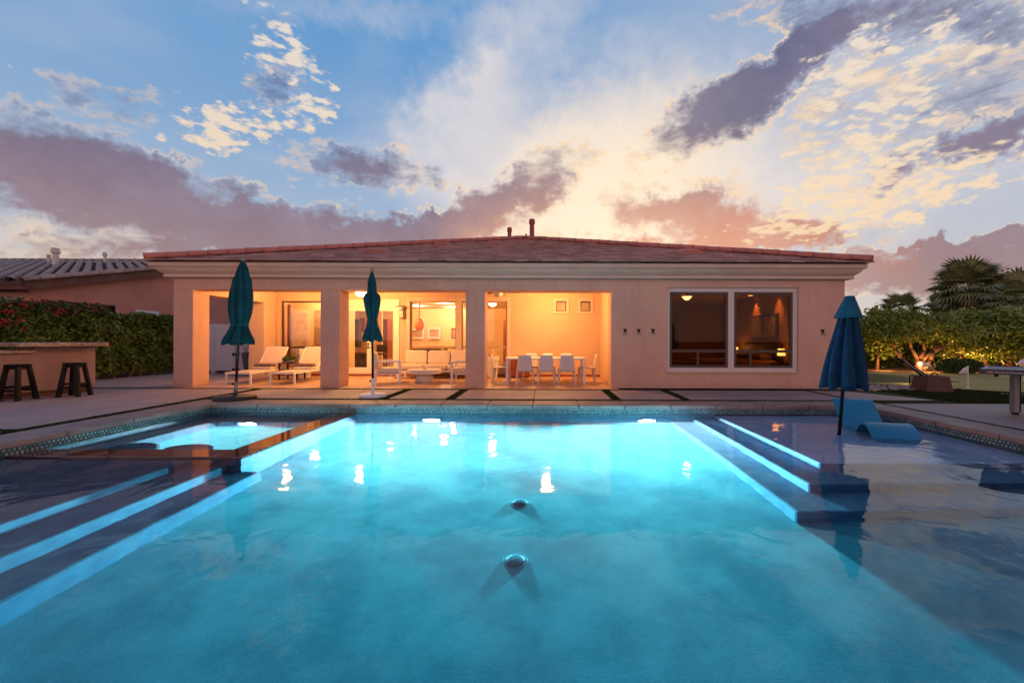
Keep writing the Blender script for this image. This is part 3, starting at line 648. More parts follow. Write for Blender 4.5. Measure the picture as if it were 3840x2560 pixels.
for i in range(int((BY - AY) / .42) + 1):
    piece('ridge_tile', cm, roof, (AX, AY + i * .42, ZA + .02))
for x, fy in ((-4.9, .22), (-1.9, .62), (1.9, .66), (4.35, .24), (-3.6, .50)):
    yv = ay0 + fy * RUN; zv = ZE + fy * RUN * SL
    MB().prism([(-.32, .02), (.32, .02), (.22, .10), (-.22, .10)], 'y', 0, .5, Matrix.Translation((x, yv, zv + .02)) @ Matrix.Rotation(ang, 4, 'X')).build('roof_vent', 'cap', roof)
def flue(x0, x1, ytop, ybot, Y, m, parent, cap=1.5, ribs=True):
    cx = (x0 + x1) / 2; X = (cx - 1248) / 980 * Y; r = (x1 - x0) / 2 / 980 * Y / cap; zt = 1.2 + (781 - ytop) / 980 * Y; zb = 1.2 + (781 - ybot) / 980 * Y - .25
    hc = min(.22, (zt - zb) * .25)
    f = MB().tube((X, Y, zb), (X, Y, zt - hc), r, r, 12).build('flue', m, parent)
    MB().lathe([(r * 1.05, 0), (r * cap, .02), (r * cap, hc * .75), (r * cap * .9, hc * .8), (r * cap * .9, hc)], 12, (X, Y, zt - hc)).build('flue_cap', m, f)
    return f
flue(1164, 1175, 523, 553, 19.4, 'redmetal', roof, 1.25); flue(1214, 1228, 504, 556, 18.9, 'redmetal', roof, 1.3); flue(1205.5, 1209.5, 537, 555, 18.9, 'redmetal', roof, 1.01)

# ------------------------------------------------------------------ rooms seen through the glass
MB().box(HX0 + .2, HX1 - .25, YP + .2, YB - .2, -.02, .0).build('interior_floor', 'ifloor', house)
MB().box(HX0 + .2, HX1 - .25, YP + .2, YB - .2, ZC, ZC + .05).build('interior_ceiling', 'iceil', house)
MB().box(2.1, HX1 - .25, YF + .25, YP + .2, ZC, ZC + .05).build('interior_ceiling', 'iceil', house)
MB().box(2.1, HX1 - .25, YF + .25, YP + .2, -.02, .0).build('interior_floor', 'ifloor', house)
MB().box(HX0 + .2, -7.0, 15.5, 15.62, 0, ZC).build('interior_wall', 'iwall', house)
MB().box(-7.0, -6.9, YP + .2, 15.62, 0, ZC).build('interior_wall', 'iwall', house)
MB().box(-9.1, 2.0, 21.2, 21.35, 0, ZC).build('interior_wall', 'iwall', house)
weld(holed(MB(), 'x', -1.0, -.9, YP + .2, 21.2, 0, ZC, []).build('interior_wall', 'iwall', house))
MB().box(-7.3, -6.9, 18.2, 18.35, 0, ZC).build('interior_wall', 'iwall', house)
MB().box(-3.3, -.9, 19.0, 19.15, 0, 2.15).build('interior_wall', 'iwall', house)
MB().box(2.1, 2.25, YP, 18.2, 0, ZC).build('interior_wall', 'iwallb', house)
MB().box(2.25, HX1 - .25, 17.6, 17.75, 0, ZC).build('interior_wall', 'iwallb', house)
MB().box(2.1, 2.2, YF + .25, YP, 0, ZC).build('interior_wall', 'iwallb', house)
MB().box(HX1 - .30, HX1 - .25, YF + .25, 17.6, 0, ZC).build('interior_wall', 'iwallb', house)
def at(x, y, Y): y = y + (x - 1176) * .0033; return ((x - 1248) / 980 * Y, Y, 1.2 + (781 - y) / 980 * Y)
def panel(name, x0, x1, y0, y1, Y, m, label, cat, fm=None, fw=.03, th=.03):
    a = at(x0, y1, Y); b = at(x1, y0, Y); t = empty(name, (a[0], Y, a[2]), label, cat)
    MB().box(a[0], b[0], Y - .02, Y, a[2], b[2]).build('canvas', m, t)
    if fm:
        s = MB(); s.box(a[0] - fw, b[0] + fw, Y - th, Y, b[2], b[2] + fw); s.box(a[0] - fw, b[0] + fw, Y - th, Y, a[2] - fw, a[2]); s.box(a[0] - fw, a[0], Y - th, Y, a[2], b[2]); s.box(b[0], b[0] + fw, Y - th, Y, a[2], b[2]); s.build('picture_frame', fm, t)
    return t
panel('picture', 674, 707, 722, 812, 15.48, 'artA', 'pale tall canvas on the yellow wall behind the loungers', 'picture', 'whitewood', .025)
panel('picture', 722, 745, 716, 795, 15.48, 'artC', 'brown abstract canvas at the right end of the yellow wall', 'picture')
panel('picture', 944, 970, 760, 776, 21.1, 'artB', 'pale print behind the orange pendant, leftmost of the living room prints', 'picture', 'whitewood', .08)
panel('picture', 987, 1007.5, 757, 775, 21.1, 'artB', 'small landscape print on the yellow living room wall, between the other prints', 'picture', 'whitewood', .09)
panel('picture', 1039, 1050, 757, 777, 18.9, 'artB', 'dark framed print beside the middle window post', 'picture', 'dkwood', .04)
# blind at the left of window A, plant in front of the canvas
tag(MB().box(-8.60, -8.50, YP + .25, YP + .28, .5, 2.36).build('curtain', mat('brown curtain', (.22, .10, .05), .9), None), 'narrow brown curtain hanging at the left side of the lounge window', 'curtain')
t = empty('dried_stems', (-8.3, 14.9, 0), 'tall bare dried stems in a vase behind the lounge window', 'plant')
s = MB()
for i in range(9): s.tube((-8.3, 14.9, .5), (-8.3 + jit(.28), 14.9 + jit(.1), 1.35 + jit(.2)), .008, .004, 5)
s.build('stem', 'oak', t); MB().lathe([(.07, 0), (.11, .2), (.06, .5), (.07, .55)], 14, (-8.3, 14.9, 0)).build('vase', 'dkwood', t, True)
# living room and kitchen furniture
def cab(name, x0, x1, y0, y1, Y, dep, m, label, cat, doors=2):
    a = at(x0, y1, Y); b = at(x1, y0, Y); z0 = max(0, a[2]); t = empty(name, ((a[0] + b[0]) / 2, Y, z0), label, cat)
    MB().box(a[0], b[0], Y, Y + dep, z0, b[2]).build('carcass', m, t)
    W_ = (b[0] - a[0]) / doors
    for i in range(doors):
        d = MB().box(a[0] + i * W_ + .015, a[0] + (i + 1) * W_ - .015, Y - .02, Y, z0 + .03, b[2] - .03).build('door', m, t, bev=.005)
        MB().tube((a[0] + i * W_ + .05, Y - .03, (z0 + b[2]) / 2 - .06), (a[0] + i * W_ + .05, Y - .03, (z0 + b[2]) / 2 + .06), .008, .008, 6).build('handle', 'greymetal', d)
    return t
cab('bookcase', 805, 821, 735, 800, 17.8, .4, 'dkwood', 'dark brown cabinet seen through the left glass door', 'cabinet', 1)
cab('wall_cabinet', 826, 838, 733, 765, 18.6, .4, 'redwood', 'small red brown wall cabinet beside the dark cabinet', 'cabinet', 1)
cab('kitchen_cabinet', 866, 890, 735, 825, 19.5, .6, 'redwood', 'tall cherry wood kitchen cabinet seen through the right glass door', 'cabinet', 2)
panel('wall_panel', 893, 898, 745, 785, 20.8, 'artC', 'narrow brown wall hanging at the edge of the right glass door', 'picture')
cab('sideboard', 804, 840, 813, 862, 16.9, .5, 'dkwood', 'dark sideboard low behind the left glass door', 'sideboard', 3)
t = empty('kitchen_island', (-5.0, 17.6, 0), 'light wood kitchen island behind the glass doors', 'island')
MB().box(-6.0, -4.4, 17.4, 18.3, 0, .90).build('body', 'redwood', t); MB().box(-6.1, -4.3, 17.3, 18.4, .90, .95).build('top', 'oak', t, bev=.01)
t = empty('console_table', (-4.0, 16.2, 0), 'brown console table behind the middle porch window', 'table')
MB().box(-4.9, -3.2, 16.0, 16.5, .86, .91).build('top', 'oak', t)
MB().box(-4.85, -3.9, 16.02, 16.48, .0, .84).build('cupboard', 'dkwood', t)
for x in (-3.3, -3.75): MB().box(x, x + .07, 16.05, 16.45, 0, .86).build('leg', 'oak', t)
def bar_stool(X, Y, lab, first=[None]):
    if first[0] is None:
        t = empty('counter_chair', (0, 0, 0), lab, 'chair', 'counter chairs inside the kitchen')
        MB().box(-.2, .2, -.2, .2, .62, .67).build('seat', 'dkwood', t); MB().box(-.2, .2, .17, .21, .72, 1.0).build('backrest', 'dkwood', t)
        for a in (-.17, .17):
            for b in (-.17, .17): MB().tube((a, b, 0), (a, b, .62), .018, .018, 6).build('leg', 'dkwood', t)
        first[0] = t; return place(t, (X, Y, 0), .1, lab, True)
    return place(first[0], (X, Y, 0), jit(.3), lab, False)
bar_stool(-6.85 + .6, 16.4, 'dark counter chair inside, first to the right of the porch pillar'); bar_stool(-5.55, 16.6, 'dark counter chair inside, behind the white porch armchair')
# pendant, ceiling lamps
t = empty('pendant_lamp', (-4.6, 16.4, 2.75), 'orange glass bottle shaped pendant lamp behind the middle porch window', 'pendant lamp')
px = at(963, 745, 16.4); MB().tube((px[0], 16.4, 2.75), (px[0], 16.4, 2.15), .035, .035, 8).build('cord_sleeve', 'orangeglass', t)
MB().lathe([(.03, .62), (.05, .5), (.13, .38), (.17, .25), (.165, .10), (.12, 0)], 18, (px[0], 16.4, 1.62 - .05)).build('lamp_shade', 'orangeglass', t, True)
for i, (x, y, Y, lab) in enumerate(((958, 703, 19.6, 'recessed ceiling light above the orange pendant'), (1020, 697, 18.1, 'recessed ceiling light nearest the middle window post'), (1040, 706, 20.3, 'recessed ceiling light farthest back in the living room'))):
    X = at(x, y, Y)[0]; t = empty('recessed_light', (X, Y, 2.75), lab, 'ceiling light', 'recessed living room ceiling lights')
    MB().lathe([(.14, -.008), (.14, -.001)], 18, (X, Y, 2.75)).build('ring', 'whitewood', t); MB().lathe([(.11, -.012), (.11, -.0085)], 18, (X, Y, 2.75)).build('lens', 'lamproom', t)
    lamp('room_lamp', (X, Y, 2.66), 150, (1, .54, .28), .12, t)
X = at(1131, 700, 15.6)[0]; t = empty('ceiling_lamp', (X, 15.6, 2.75), 'lit bowl ceiling lamp inside, left of the dining table window edge', 'ceiling lamp')
MB().lathe([(.01, -.32), (.08, -.31), (.14, -.26), (.15, -.22)], 20, (X, 15.6, 2.75)).build('bowl', 'lampwarm', t, True); MB().tube((X, 15.6, 2.53), (X, 15.6, 2.75), .012, .012, 6).build('rod', 'bronze', t)
lamp('room_lamp', (X, 15.6, 2.3), 100, (1, .58, .24), .12, t)
lamp('room_lamp', (.9, 15.2, 2.2), 30, (1, .60, .34), .12)
MB().box(-.9, 2.1, 15.9, 16.0, 0, ZC).build('interior_wall', 'iwall', house)
lamp('room_lamp', (-7.9, 14.75, 2.6), 95, (1, .54, .26), .15)
lamp('room_lamp', (-5.6, 15.8, 2.6), 150, (1, .54, .28), .15)
cab('hall_cabinet', 1156, 1164, 736, 862, 16.6, .5, 'redwood', 'narrow tall red brown cabinet at the right edge of the porch window', 'cabinet', 1)
# bedroom
t = empty('bed', (6.2, 14.1, 0), 'wide bed with dark headboard in the dim bedroom', 'bed')
MB().box(7.18, 7.28, 12.95, 15.25, 0, 1.12).build('headboard', 'dkwood', t, bev=.03); MB().box(5.1, 7.17, 13.05, 15.15, .25, .60).build('mattress', mat('brown bedspread', (.30, .13, .05), .9, var=.2), t, bev=.08)
for y in (13.2, 14.2): MB().box(6.7, 7.1, y, y + .8, .60, .78).build('pillow', 'towel', t, bev=.07)
t = empty('headboard_art', (7.28, 14.0, 1.3), 'framed double panel hanging over the bed', 'picture')
MB().box(7.22, 7.285, 13.2, 14.85, 1.25, 2.05).build('picture_frame', 'dkwood', t)
for a in (13.28, 14.07): MB().box(7.20, 7.219, a, a + .70, 1.32, 1.98).build('panel', 'artC', t)
t = empty('bench', (4.6, 14.2, 0), 'low upholstered bench under the bedroom window', 'bench')
MB().box(3.9, 5.4, 13.9, 14.4, .38, .52).build('seat', 'towel', t, bev=.04)
for x in (4.0, 5.2): MB().box(x, x + .08, 14.0, 14.3, 0, .38).build('leg', 'dkwood', t)
cab('wardrobe', 1543, 1557, 718, 800, 15.6, .6, 'dkwood', 'dark wardrobe at the left side of the bedroom', 'wardrobe', 1)
for X, Y, lab in ((7.0, 15.55, 'lit lamp on the far side of the bed'), (7.0, 12.55, 'lit lamp on the near side of the bed')):
    z0 = .55; t = empty('table_lamp', (X, Y, z0), lab, 'lamp', 'bedside lamps')
    MB().lathe([(.08, 0), (.03, .03), (.05, .12), (.02, .25)], 14, (X, Y, z0)).build('lamp_base', 'dkwood', t, True); MB().lathe([(.11, .22), (.085, .42)], 16, (X, Y, z0)).build('lamp_shade', 'lampbed', t)
    lamp('bedside_lamp', (X - .16, Y, z0 + .45), 10, (1, .42, .10), .08, t)
    n = empty('nightstand', (X, Y, 0), 'nightstand under the ' + lab, 'nightstand', 'bedroom nightstands'); MB().box(X - .22, X + .22, Y - .2, Y + .2, 0, z0 - .002).build('carcass', 'dkwood', n)
for Y in (13.2, 14.6):
    t = empty('wall_washer', (7.1, Y, 2.75), 'recessed light washing the bedroom wall, ' + ('nearer' if Y < 14 else 'farther') + ' of the pair over the bed', 'ceiling light', 'bedroom wall lights')
    MB().lathe([(.07, -.008), (.07, -.001)], 16, (7.08, Y, 2.75)).build('lens', 'lampbed', t)
    lamp('wash_lamp', (7.08, Y, 2.72), 200, (1, .42, .07), .03, t, 'SPOT', (0, math.radians(-10), 0), spot_size=math.radians(64), spot_blend=.9)
t = empty('ceiling_fan', (4.57, 13.6, 2.75), 'bedroom ceiling fan with a lit glass bowl', 'ceiling fan')
MB().lathe([(.01, -.26), (.07, -.24), (.14, -.17), (.16, -.15)], 20, (4.57, 13.6, 2.75)).build('bowl', 'lampwarm', t, True); MB().tube((4.57, 13.6, 2.60), (4.57, 13.6, 2.75), .06, .05, 12).build('motor', 'bronze', t)
for i in range(5): a = i * 2 * PI / 5 + .3; MB().box(.12, .62, -.06, .06, -.01, 0, Matrix.Translation((4.57, 13.6, 2.66)) @ Matrix.Rotation(a, 4, 'Z') @ Matrix.Rotation(.2, 4, 'X')).build('blade', 'dkwood', t)
lamp('fan_lamp', (4.57, 13.6, 2.42), 40, (1, .42, .10), .1, t)

# porch fans and lamps
def porch_fan(X, Y, label, lit, rot):
    t = empty('ceiling_fan', (X, Y, 2.75), label, 'ceiling fan', 'porch ceiling fans')
    MB().tube((X, Y, 2.58), (X, Y, 2.75), .07, .05, 12).build('motor', 'bronze', t)
    for i in range(5):
        a = rot + i * 2 * PI / 5
        MB().prism([(.12, -.05), (.60, -.075), (.66, 0), (.60, .075), (.12, .05)], 'z', -.006, .006, Matrix.Translation((X, Y, 2.60)) @ Matrix.Rotation(a, 4, 'Z') @ Matrix.Rotation(.22, 4, 'X')).build('blade', 'dkwood', t)
    MB().lathe([(.01, -.29), (.09, -.28), (.15, -.22), (.165, -.17)], 22, (X, Y, 2.75)).build('bowl', 'lampwarm' if lit else 'stone', t, True)
    if lit: lamp('fan_lamp', (X, Y, 2.38), lit * 2.8, (1, .47, .13), .12, t)
    return t
porch_fan(-5.32, 12.45, 'ceiling fan with a bright lit bowl over the porch seating', 120, .3)
porch_fan(-1.35, 12.6, 'dark bladed ceiling fan behind the third porch pillar', 0, .1)
t = empty('ceiling_lamp', (.1, 12.55, 2.75), 'flush ceiling lamp over the dining table', 'ceiling lamp')
MB().lathe([(.01, -.09), (.09, -.085), (.15, -.05), (.16, -.001)], 20, (.1, 12.55, 2.75)).build('bowl', 'lampwarm', t, True); lamp('flush_lamp', (.1, 12.55, 2.60), 320, (1, .47, .13), .12, t)
lamp('porch_lamp', (-7.6, 12.6, 2.6), 165, (1, .45, .13), .12)

# ================================================================== ON THE PORCH
# wall heater with cord
t = empty('wall_heater', (-4.65, YP - .15, 2.2), 'small wall lamp with dark round hood and dangling cord beside the glass doors', 'wall lamp')
hx, hy, hz_ = at(920, 706, YP - .16)
MB().lathe([(.16, 0), (.15, .012), (.04, .03), (.01, .035)], 20, (hx, hy, hz_)).build('hood', 'frame', t, True); MB().lathe([(.05, -.12), (.10, -.06), (.095, -.003)], 16, (hx, hy, hz_)).build('shade', 'white', t, True)
MB().box(hx - .08, hx + .08, hy - .02, YP - .001, hz_ - .36, hz_ - .13).build('body', 'trim', t, bev=.01)
MB().path([(hx + .05, YP - .04, hz_ - .36), (hx + .12, YP - .02, hz_ - .8), (hx + .2, YP - .015, hz_ - 1.0), (hx + .22, YP - .015, hz_ - 1.75)], [.006] * 4, 6).build('cord', 'tanframe', t)

# sun loungers
def lounger():
    t = empty('sun_lounger', (0, 0, 0), None, 'sun lounger', 'porch sun loungers')
    f = MB()
    for sx in (-.31, .31): f.box(sx - .02, sx + .02, -.98, .98, .27, .315)
    for y in (-.98, .30, .94): f.box(-.29, .29, y, y + .04, .27, .31)
    f.build('frame', 'white', t, bev=.006)
    for sx in (-.31, .31):
        for y in (-.92, .75): MB().box(sx - .022, sx + .022, y - .022, y + .022, 0, .27).build('leg', 'white', t)
    MB().box(-.29, .29, -.94, .30, .315, .325).build('seat', 'sling', t)
    Mx = Matrix.Translation((0, .32, .32)) @ Matrix.Rotation(math.radians(52), 4, 'X')
    b = MB().box(-.29, .29, 0, .78, -.008, .008, Mx).build('backrest', 'sling', t)
    r = MB(); r.box(-.32, -.29, 0, .80, -.02, .015, Mx); r.box(.29, .32, 0, .80, -.02, .015, Mx); r.box(-.32, .32, .78, .81, -.02, .015, Mx); r.build('back_frame', 'white', b)
    return t
L0 = lounger()
for i, (x, y, rz, lab) in enumerate(((-8.14, 12.30, .02, 'left white sun lounger on the porch, nearest the corner pillar'), (-6.98, 12.32, .02, 'right white sun lounger on the porch, beside the second pillar'))):
    o = place(L0, (x, y, 0), rz, lab, i == 0)
    t = empty('rolled_towel', (x, y + .16, .33), 'brown banded towel on the ' + ('left' if i == 0 else 'right') + ' sun lounger', 'towel', 'towels on the sun loungers')
    MB().box(x - .27, x + .27, y + .02, y + .28, .326, .40).build('fold', 'towelw', t, bev=.03); MB().box(x - .27, x + .27, y + .06, y + .30, .405, .50).build('fold', 'towel', t, bev=.04)
t = empty('side_table', (-7.56, 12.85, 0), 'small dark side table between the two sun loungers', 'side table')
MB().box(-7.86, -7.26, 12.6, 13.1, .47, .50).build('top', 'bronze', t, bev=.004)
for x in (-7.82, -7.30):
    for y in (12.64, 13.06): MB().box(x - .02, x + .02, y - .02, y + .02, 0, .47).build('leg', 'bronze', t)
t = empty('potted_succulent', (-7.6, 12.85, .5), 'small green plant in a white bowl on the side table', 'plant')
MB().lathe([(.05, 0), (.10, .05), (.11, .08)], 14, (-7.6, 12.85, .5)).build('bowl', 'stone', t, True)
leaves('foliage', np.stack([rng.normal(-7.6, .08, 220), rng.normal(12.85, .07, 220), rng.uniform(.58, .70, 220)], 1), .045, 'leafd', t)
t = empty('lampshade', (-7.65, 13.65, 0), 'cream tapered planter standing behind the side table', 'lampshade')
MB().lathe([(.20, 0), (.30, .9), (.27, .9), (.25, .75)], 4, (-7.62, 13.62, 0)).build('cone', 'stone', t); MB().prism([(0, .25), (.30, .95), (.0, .95), (-.1, .5)], 'y', 13.5, 13.54, Matrix.Translation((-7.2, 0, 0))).build('shadow_fin', 'dkwood', t)  # tapered form stands for a lampshade, dark fin for the brown shadow beside it
t = empty('golf_bag', (-10.1, 14.6, 0), 'dark golf bag with clubs leaning by the white gate', 'golf bag')
gx = at(567, 840, 14.4); MB().tube((gx[0] + .05, 14.4, .05), (gx[0] - .03, 14.4, .75), .10, .13, 12).build('bag', mat('grey golf bag', (.10, .09, .12), .7, var=.3), t)
MB().tube((gx[0] + .13, 14.36, .15), (gx[0] + .06, 14.36, .7), .035, .03, 8).build('pocket', 'white', t)
for i in range(4): MB().tube((gx[0] - .06 + i * .03, 14.4, .7), (gx[0] - .14 + i * .06, 14.4, .98 + .05 * (i % 2)), .008, .008, 5).build('club', 'black', t)

# armchairs and sofa
def armchair(name='armchair'):
    t = empty(name, (0, 0, 0), None, 'armchair', 'white framed porch armchairs')
    for sy in (-.34, .34):
        MB().box(.29, .35, sy - .03, sy + .03, 0, .60).build('leg', 'white', t, bev=.005)
        MB().prism([(-.36, 0), (-.30, 0), (-.33, .78), (-.38, .78)], 'y', sy - .03, sy + .03).build('leg', 'white', t)
        MB().box(-.34, .36, sy - .035, sy + .035, .58, .615).build('armrest', 'white', t, bev=.006)
    f = MB(); f.box(-.33, .33, -.31, .31, .25, .29); f.box(-.385, -.35, -.31, .31, .66, .76); f.build('frame', 'white', t, bev=.005)
    MB().box(-.28, .36, -.30, .30, .29, .43).build('seat_cushion', 'cushion', t, bev=.045)
    MB().box(-.07, .07, -.29, .29, 0, .46, Matrix.Translation((-.24, 0, .41)) @ Matrix.Rotation(math.radians(-14), 4, 'Y')).build('back_cushion', 'cushion', t, bev=.05)
    return t
A0 = armchair()
place(A0, (-4.32, 11.85, 0), math.radians(18), 'cream cushioned armchair left of the round table, behind the thin umbrella pole', True)
place(A0, (-2.18, 11.95, 0), math.radians(182), 'cream cushioned armchair right of the round table, partly behind the third pillar', False)
t = empty('sofa', (-3.25, 13.4, 0), 'long cream cushioned sofa with white frame under the porch window', 'sofa')
f = MB(); f.box(-4.42, -2.2, 13.05, 13.75, .22, .27); f.box(-4.42, -2.2, 13.74, 13.80, .27, .76); f.box(-4.46, -4.40, 13.0, 13.78, .53, .57); f.build('frame', 'white', t)
for x in (-4.43, -2.25):
    for y in (13.05, 13.72): MB().box(x - .03, x + .03, y - .03, y + .03, 0, .53 if x < -4 else .22).build('leg', 'white', t)
for i in range(3):
    a = -4.40 + i * .725
    MB().box(a, a + .715, 13.03, 13.62, .27, .44).build('seat_cushion', 'cushion', t, bev=.05)
    MB().box(0, .70, -.08, .08, 0, .45, Matrix.Translation((a + .008, 13.58, .42)) @ Matrix.Rotation(math.radians(-10), 4, 'X')).build('back_cushion', 'cushion', t, bev=.06)
t = empty('side_table', (-4.72, 13.1, 0), 'small round white side table between armchair and sofa', 'side table')
MB().lathe([(.2, .5), (.2, .53)], 20, (-4.7, 13.2, 0)).build('top', 'oak', t); MB().lathe([(.15, 0), (.15, .02), (.02, .04), (.02, .5)], 16, (-4.7, 13.2, 0)).build('leg', 'white', t)
t = empty('coffee_table', (-3.33, 11.9, 0), 'low round white coffee table on a drum base', 'coffee table')
MB().lathe([(.455, .255), (.465, .27), (.465, .36), (.455, .372)], 40, (-3.33, 11.98, 0)).build('top', 'stone', t); MB().lathe([(.25, 0), (.235, .256)], 32, (-3.33, 11.98, 0)).build('drum', 'stone', t, True)
tag(MB().lathe([(.05, .373), (.05, .39), (.03, .385)], 14, (-3.33, 11.98, 0)).build('ashtray', 'bronze'), 'tiny dark dish in the centre of the round coffee table', 'dish')

# dining set
t = empty('dining_table', (.07, 12.0, 0), 'long white outdoor dining table with square legs', 'table')
MB().box(-1.02, 1.15, 11.55, 12.5, .665, .712).build('tabletop', 'white', t, bev=.006)
for x in (-.985, 1.115):
    for y in (11.585, 12.465): MB().box(x - .032, x + .032, y - .032, y + .032, 0, .665).build('leg', 'white', t)
def dchair():
    t = empty('dining_chair', (0, 0, 0), None, 'chair', 'chairs round the porch dining table')
    s = MB(); s.prism([(-.205, .20), (.205, .20), (.215, -.2), (-.215, -.2)], 'z', .415, .445); s.build('seat', 'plastic', t, bev=.012)
    b = MB(); n = 6
    for j in range(7):
        z = .36 + .44 * j / 6; hw = .215 - .05 * (j / 6) ** 1.1; y = -.215 - .055 * (j / 6) ** 1.5
        for sgn in (0, 1):
            for i in range(n + 1): u = -1 + 2 * i / n; b.v.append((u * hw, y - .022 * (1 - u * u) - sgn * .014, z))
    R = 2 * (n + 1)
    for j in range(6):
        for i in range(n):
            a = j * R + i; b.f.append((a, a + 1, a + 1 + R, a + R)); c = a + n + 1; b.f.append((c + 1, c, c + R, c + 1 + R))
        b.f.append((j * R, j * R + R, j * R + R + n + 1, j * R + n + 1)); e = j * R + n; b.f.append((e, e + n + 1, e + R + n + 1, e + R))
    for e in (0, 6 * R):
        for i in range(n): b.f.append((e + i, e + i + 1, e + i + n + 2, e + i + n + 1))
    b.build('backrest', 'plastic', t, True)
    for sx in (-1, 1):
        for sy in (-1, 1): MB().tube((sx * .225, sy * .235, 0), (sx * .195, sy * .19, .43), .014, .024, 6).build('leg', 'plastic', t)
    return t
C0 = dchair()
spec = [(-.49, 11.52, 0, 'white dining chair with its back to the pool, left of the near three'), (.075, 11.52, 0, 'white dining chair with its back to the pool, middle of the near three'), (.625, 11.52, 0, 'white dining chair with its back to the pool, right of the near three'),
        (-.37, 12.72, PI, 'white dining chair on the wall side of the table, left of the far three'), (.14, 12.72, PI, 'white dining chair on the wall side of the table, middle of the far three'), (.70, 12.72, PI, 'white dining chair on the wall side of the table, right of the far three'),
        (1.22, 12.05, PI / 2, 'white dining chair at the right head of the table'), (-1.18, 12.1, -PI / 2, 'white dining chair at the left head of the table, by the white bin')]
for i, (x, y, rz, lab) in enumerate(spec): place(C0, (x, y, 0), rz, lab, i == 0)
t = empty('bin', (-1.6, 13.5, 0), 'white bin with a raised round lid beside the third porch pillar', 'bin')
MB().lathe([(.15, 0), (.19, .55), (.21, .56), (.215, .68), (.2, .69)], 24, (-1.60, 13.45, 0)).build('body', 'whitewood', t); MB().lathe([(.14, .69), (.13, .76), (.08, .85), (.01, .88)], 20, (-1.60, 13.47, 0)).build('lid', 'oak', t, True)
t = empty('cabinet', (-.8, 13.8, 0), 'dark red brown cabinet with white top against the porch wall behind the dining table', 'cabinet')
MB().box(-1.15, -.45, 13.5, 14.0, .03, .60).build('carcass', 'redwood', t); MB().box(-1.2, -.42, 13.46, 14.02, .60, .66).build('top', 'white', t, bev=.015)
for a in (-1.13, -.79): MB().box(a, a + .31, 13.48, 13.5, .06, .57).build('door', 'redwood', t, bev=.004)

# towel hooks on the facade
hk = empty('towel_hook', (0, 0, 0), None, 'towel hook', 'dark towel hooks on the stucco wall')
MB().prism([(-.05, .07), (.05, .07), (.02, .02), (.03, -.03), (-.03, -.03), (-.02, .02)], 'y', -.02, 0).build('plate', 'black', hk)
for sx in (-.03, .03): MB().path([(sx * .5, -.02, .0), (sx, -.05, -.03), (sx * 1.3, -.05, -.07), (sx * 1.2, -.02, -.08)], [.007] * 4, 6).build('prong', 'gpole', hk)
for i, (x, lab) in enumerate(((1435.8, 'dark towel hook nearest the porch opening'), (1467, 'middle dark towel hook of the row of three'), (1500, 'dark towel hook nearest the left edge of the big window'), (1889, 'lone dark towel hook near the right corner of the house'))):
    place(hk, ((x - 1248) / 91.16, YF - .001, 1.42), 0, lab, i == 0)

# ================================================================== UMBRELLAS
def closed_umbrella(base, top, prof, folds, label, m, polem, sleeve=None, base_r=.37, base_m='rubber', z_pole_top=None, seed=0, baseh=.07, finial=True, zb=0):
    """prof: (height z, radius) from hem to top, the axis leaning from base to top"""
    rs = random.Random(seed)
    t = empty('umbrella', base, label, 'umbrella', 'closed garden umbrellas')
    B = Vector(base); Tt = Vector(top); ax = Tt - B
    def axp(z): return B + ax * ((z - B.z) / ax.z)
    s = MB(); n = 72; ph = [rs.uniform(-.25, .25) for _ in range(folds)]; am = [rs.uniform(.7, 1.25) for _ in range(folds)]
    for j, (z, r) in enumerate(prof):
        tt = j / (len(prof) - 1); c = axp(z)
        for i in range(n):
            a = 2 * PI * i / n; k2 = int((a / (2 * PI)) * folds) % folds
            w_ = abs(math.sin(a * folds / 2 + ph[k2] * 0 + .5 * math.sin(tt * 5 + seed)))
            f = 1 - .46 * am[k2] * (1 - w_) ** 1.5 * (1.0 if tt < .9 else .4)
            zz = z - (.05 * w_ * am[k2] if j == 0 else 0)
            sw = .12 * math.sin(3 * a + tt * 4 + seed) * (1 - tt)
            s.v.append((c.x + math.cos(a + sw) * r * f, c.y + math.sin(a + sw) * r * f, zz))
    for j in range(len(prof) - 1):
        for i in range(n): s.f.append((j * n + i, j * n + (i + 1) % n, (j + 1) * n + (i + 1) % n, (j + 1) * n + i))
    s.f.append(tuple(range((len(prof) - 1) * n, len(prof) * n)))
    c = s.build('canopy', m, t, True); c.modifiers.new('s', 'SOLIDIFY').thickness = .006
    zt = z_pole_top or Tt.z
    p0 = axp(zb); MB().tube(p0, axp(zt), .024, .022, 14).build('pole', polem, t, True)
    if sleeve: MB().tube(axp(baseh), axp(sleeve[0]), .032, .032, 14).build('sleeve', sleeve[1], t, True); k3 = axp(sleeve[0] - .06); MB().tube(k3, k3 + Vector((-.07, -.02, 0)), .012, .018, 8).build('knob', 'black', t)
    if finial: f = axp(zt); MB().lathe([(.03, -.01), (.045, .02), (.03, .045), (.038, .055), (.01, .075)], 14, tuple(f)).build('finial', 'gpole', t, True)
    if base_r: MB().lathe([(base_r, 0), (base_r * 1.0, baseh * .5), (base_r * .93, baseh * .9), (base_r * .2, baseh), (.045, baseh * 1.1), (.045, baseh + .05)], 40, (base[0], base[1], base[2])).build('base', base_m, t, True)
    # tie strap
    return t, axp
p1 = [(1.13, .285), (1.18, .275), (1.30, .215), (1.42, .165), (1.49, .15), (1.56, .165), (1.75, .205), (1.95, .215), (2.10, .205), (2.25, .18), (2.37, .165), (2.38, .175), (2.44, .14), (2.60, .10), (2.72, .055), (2.75, .03)]
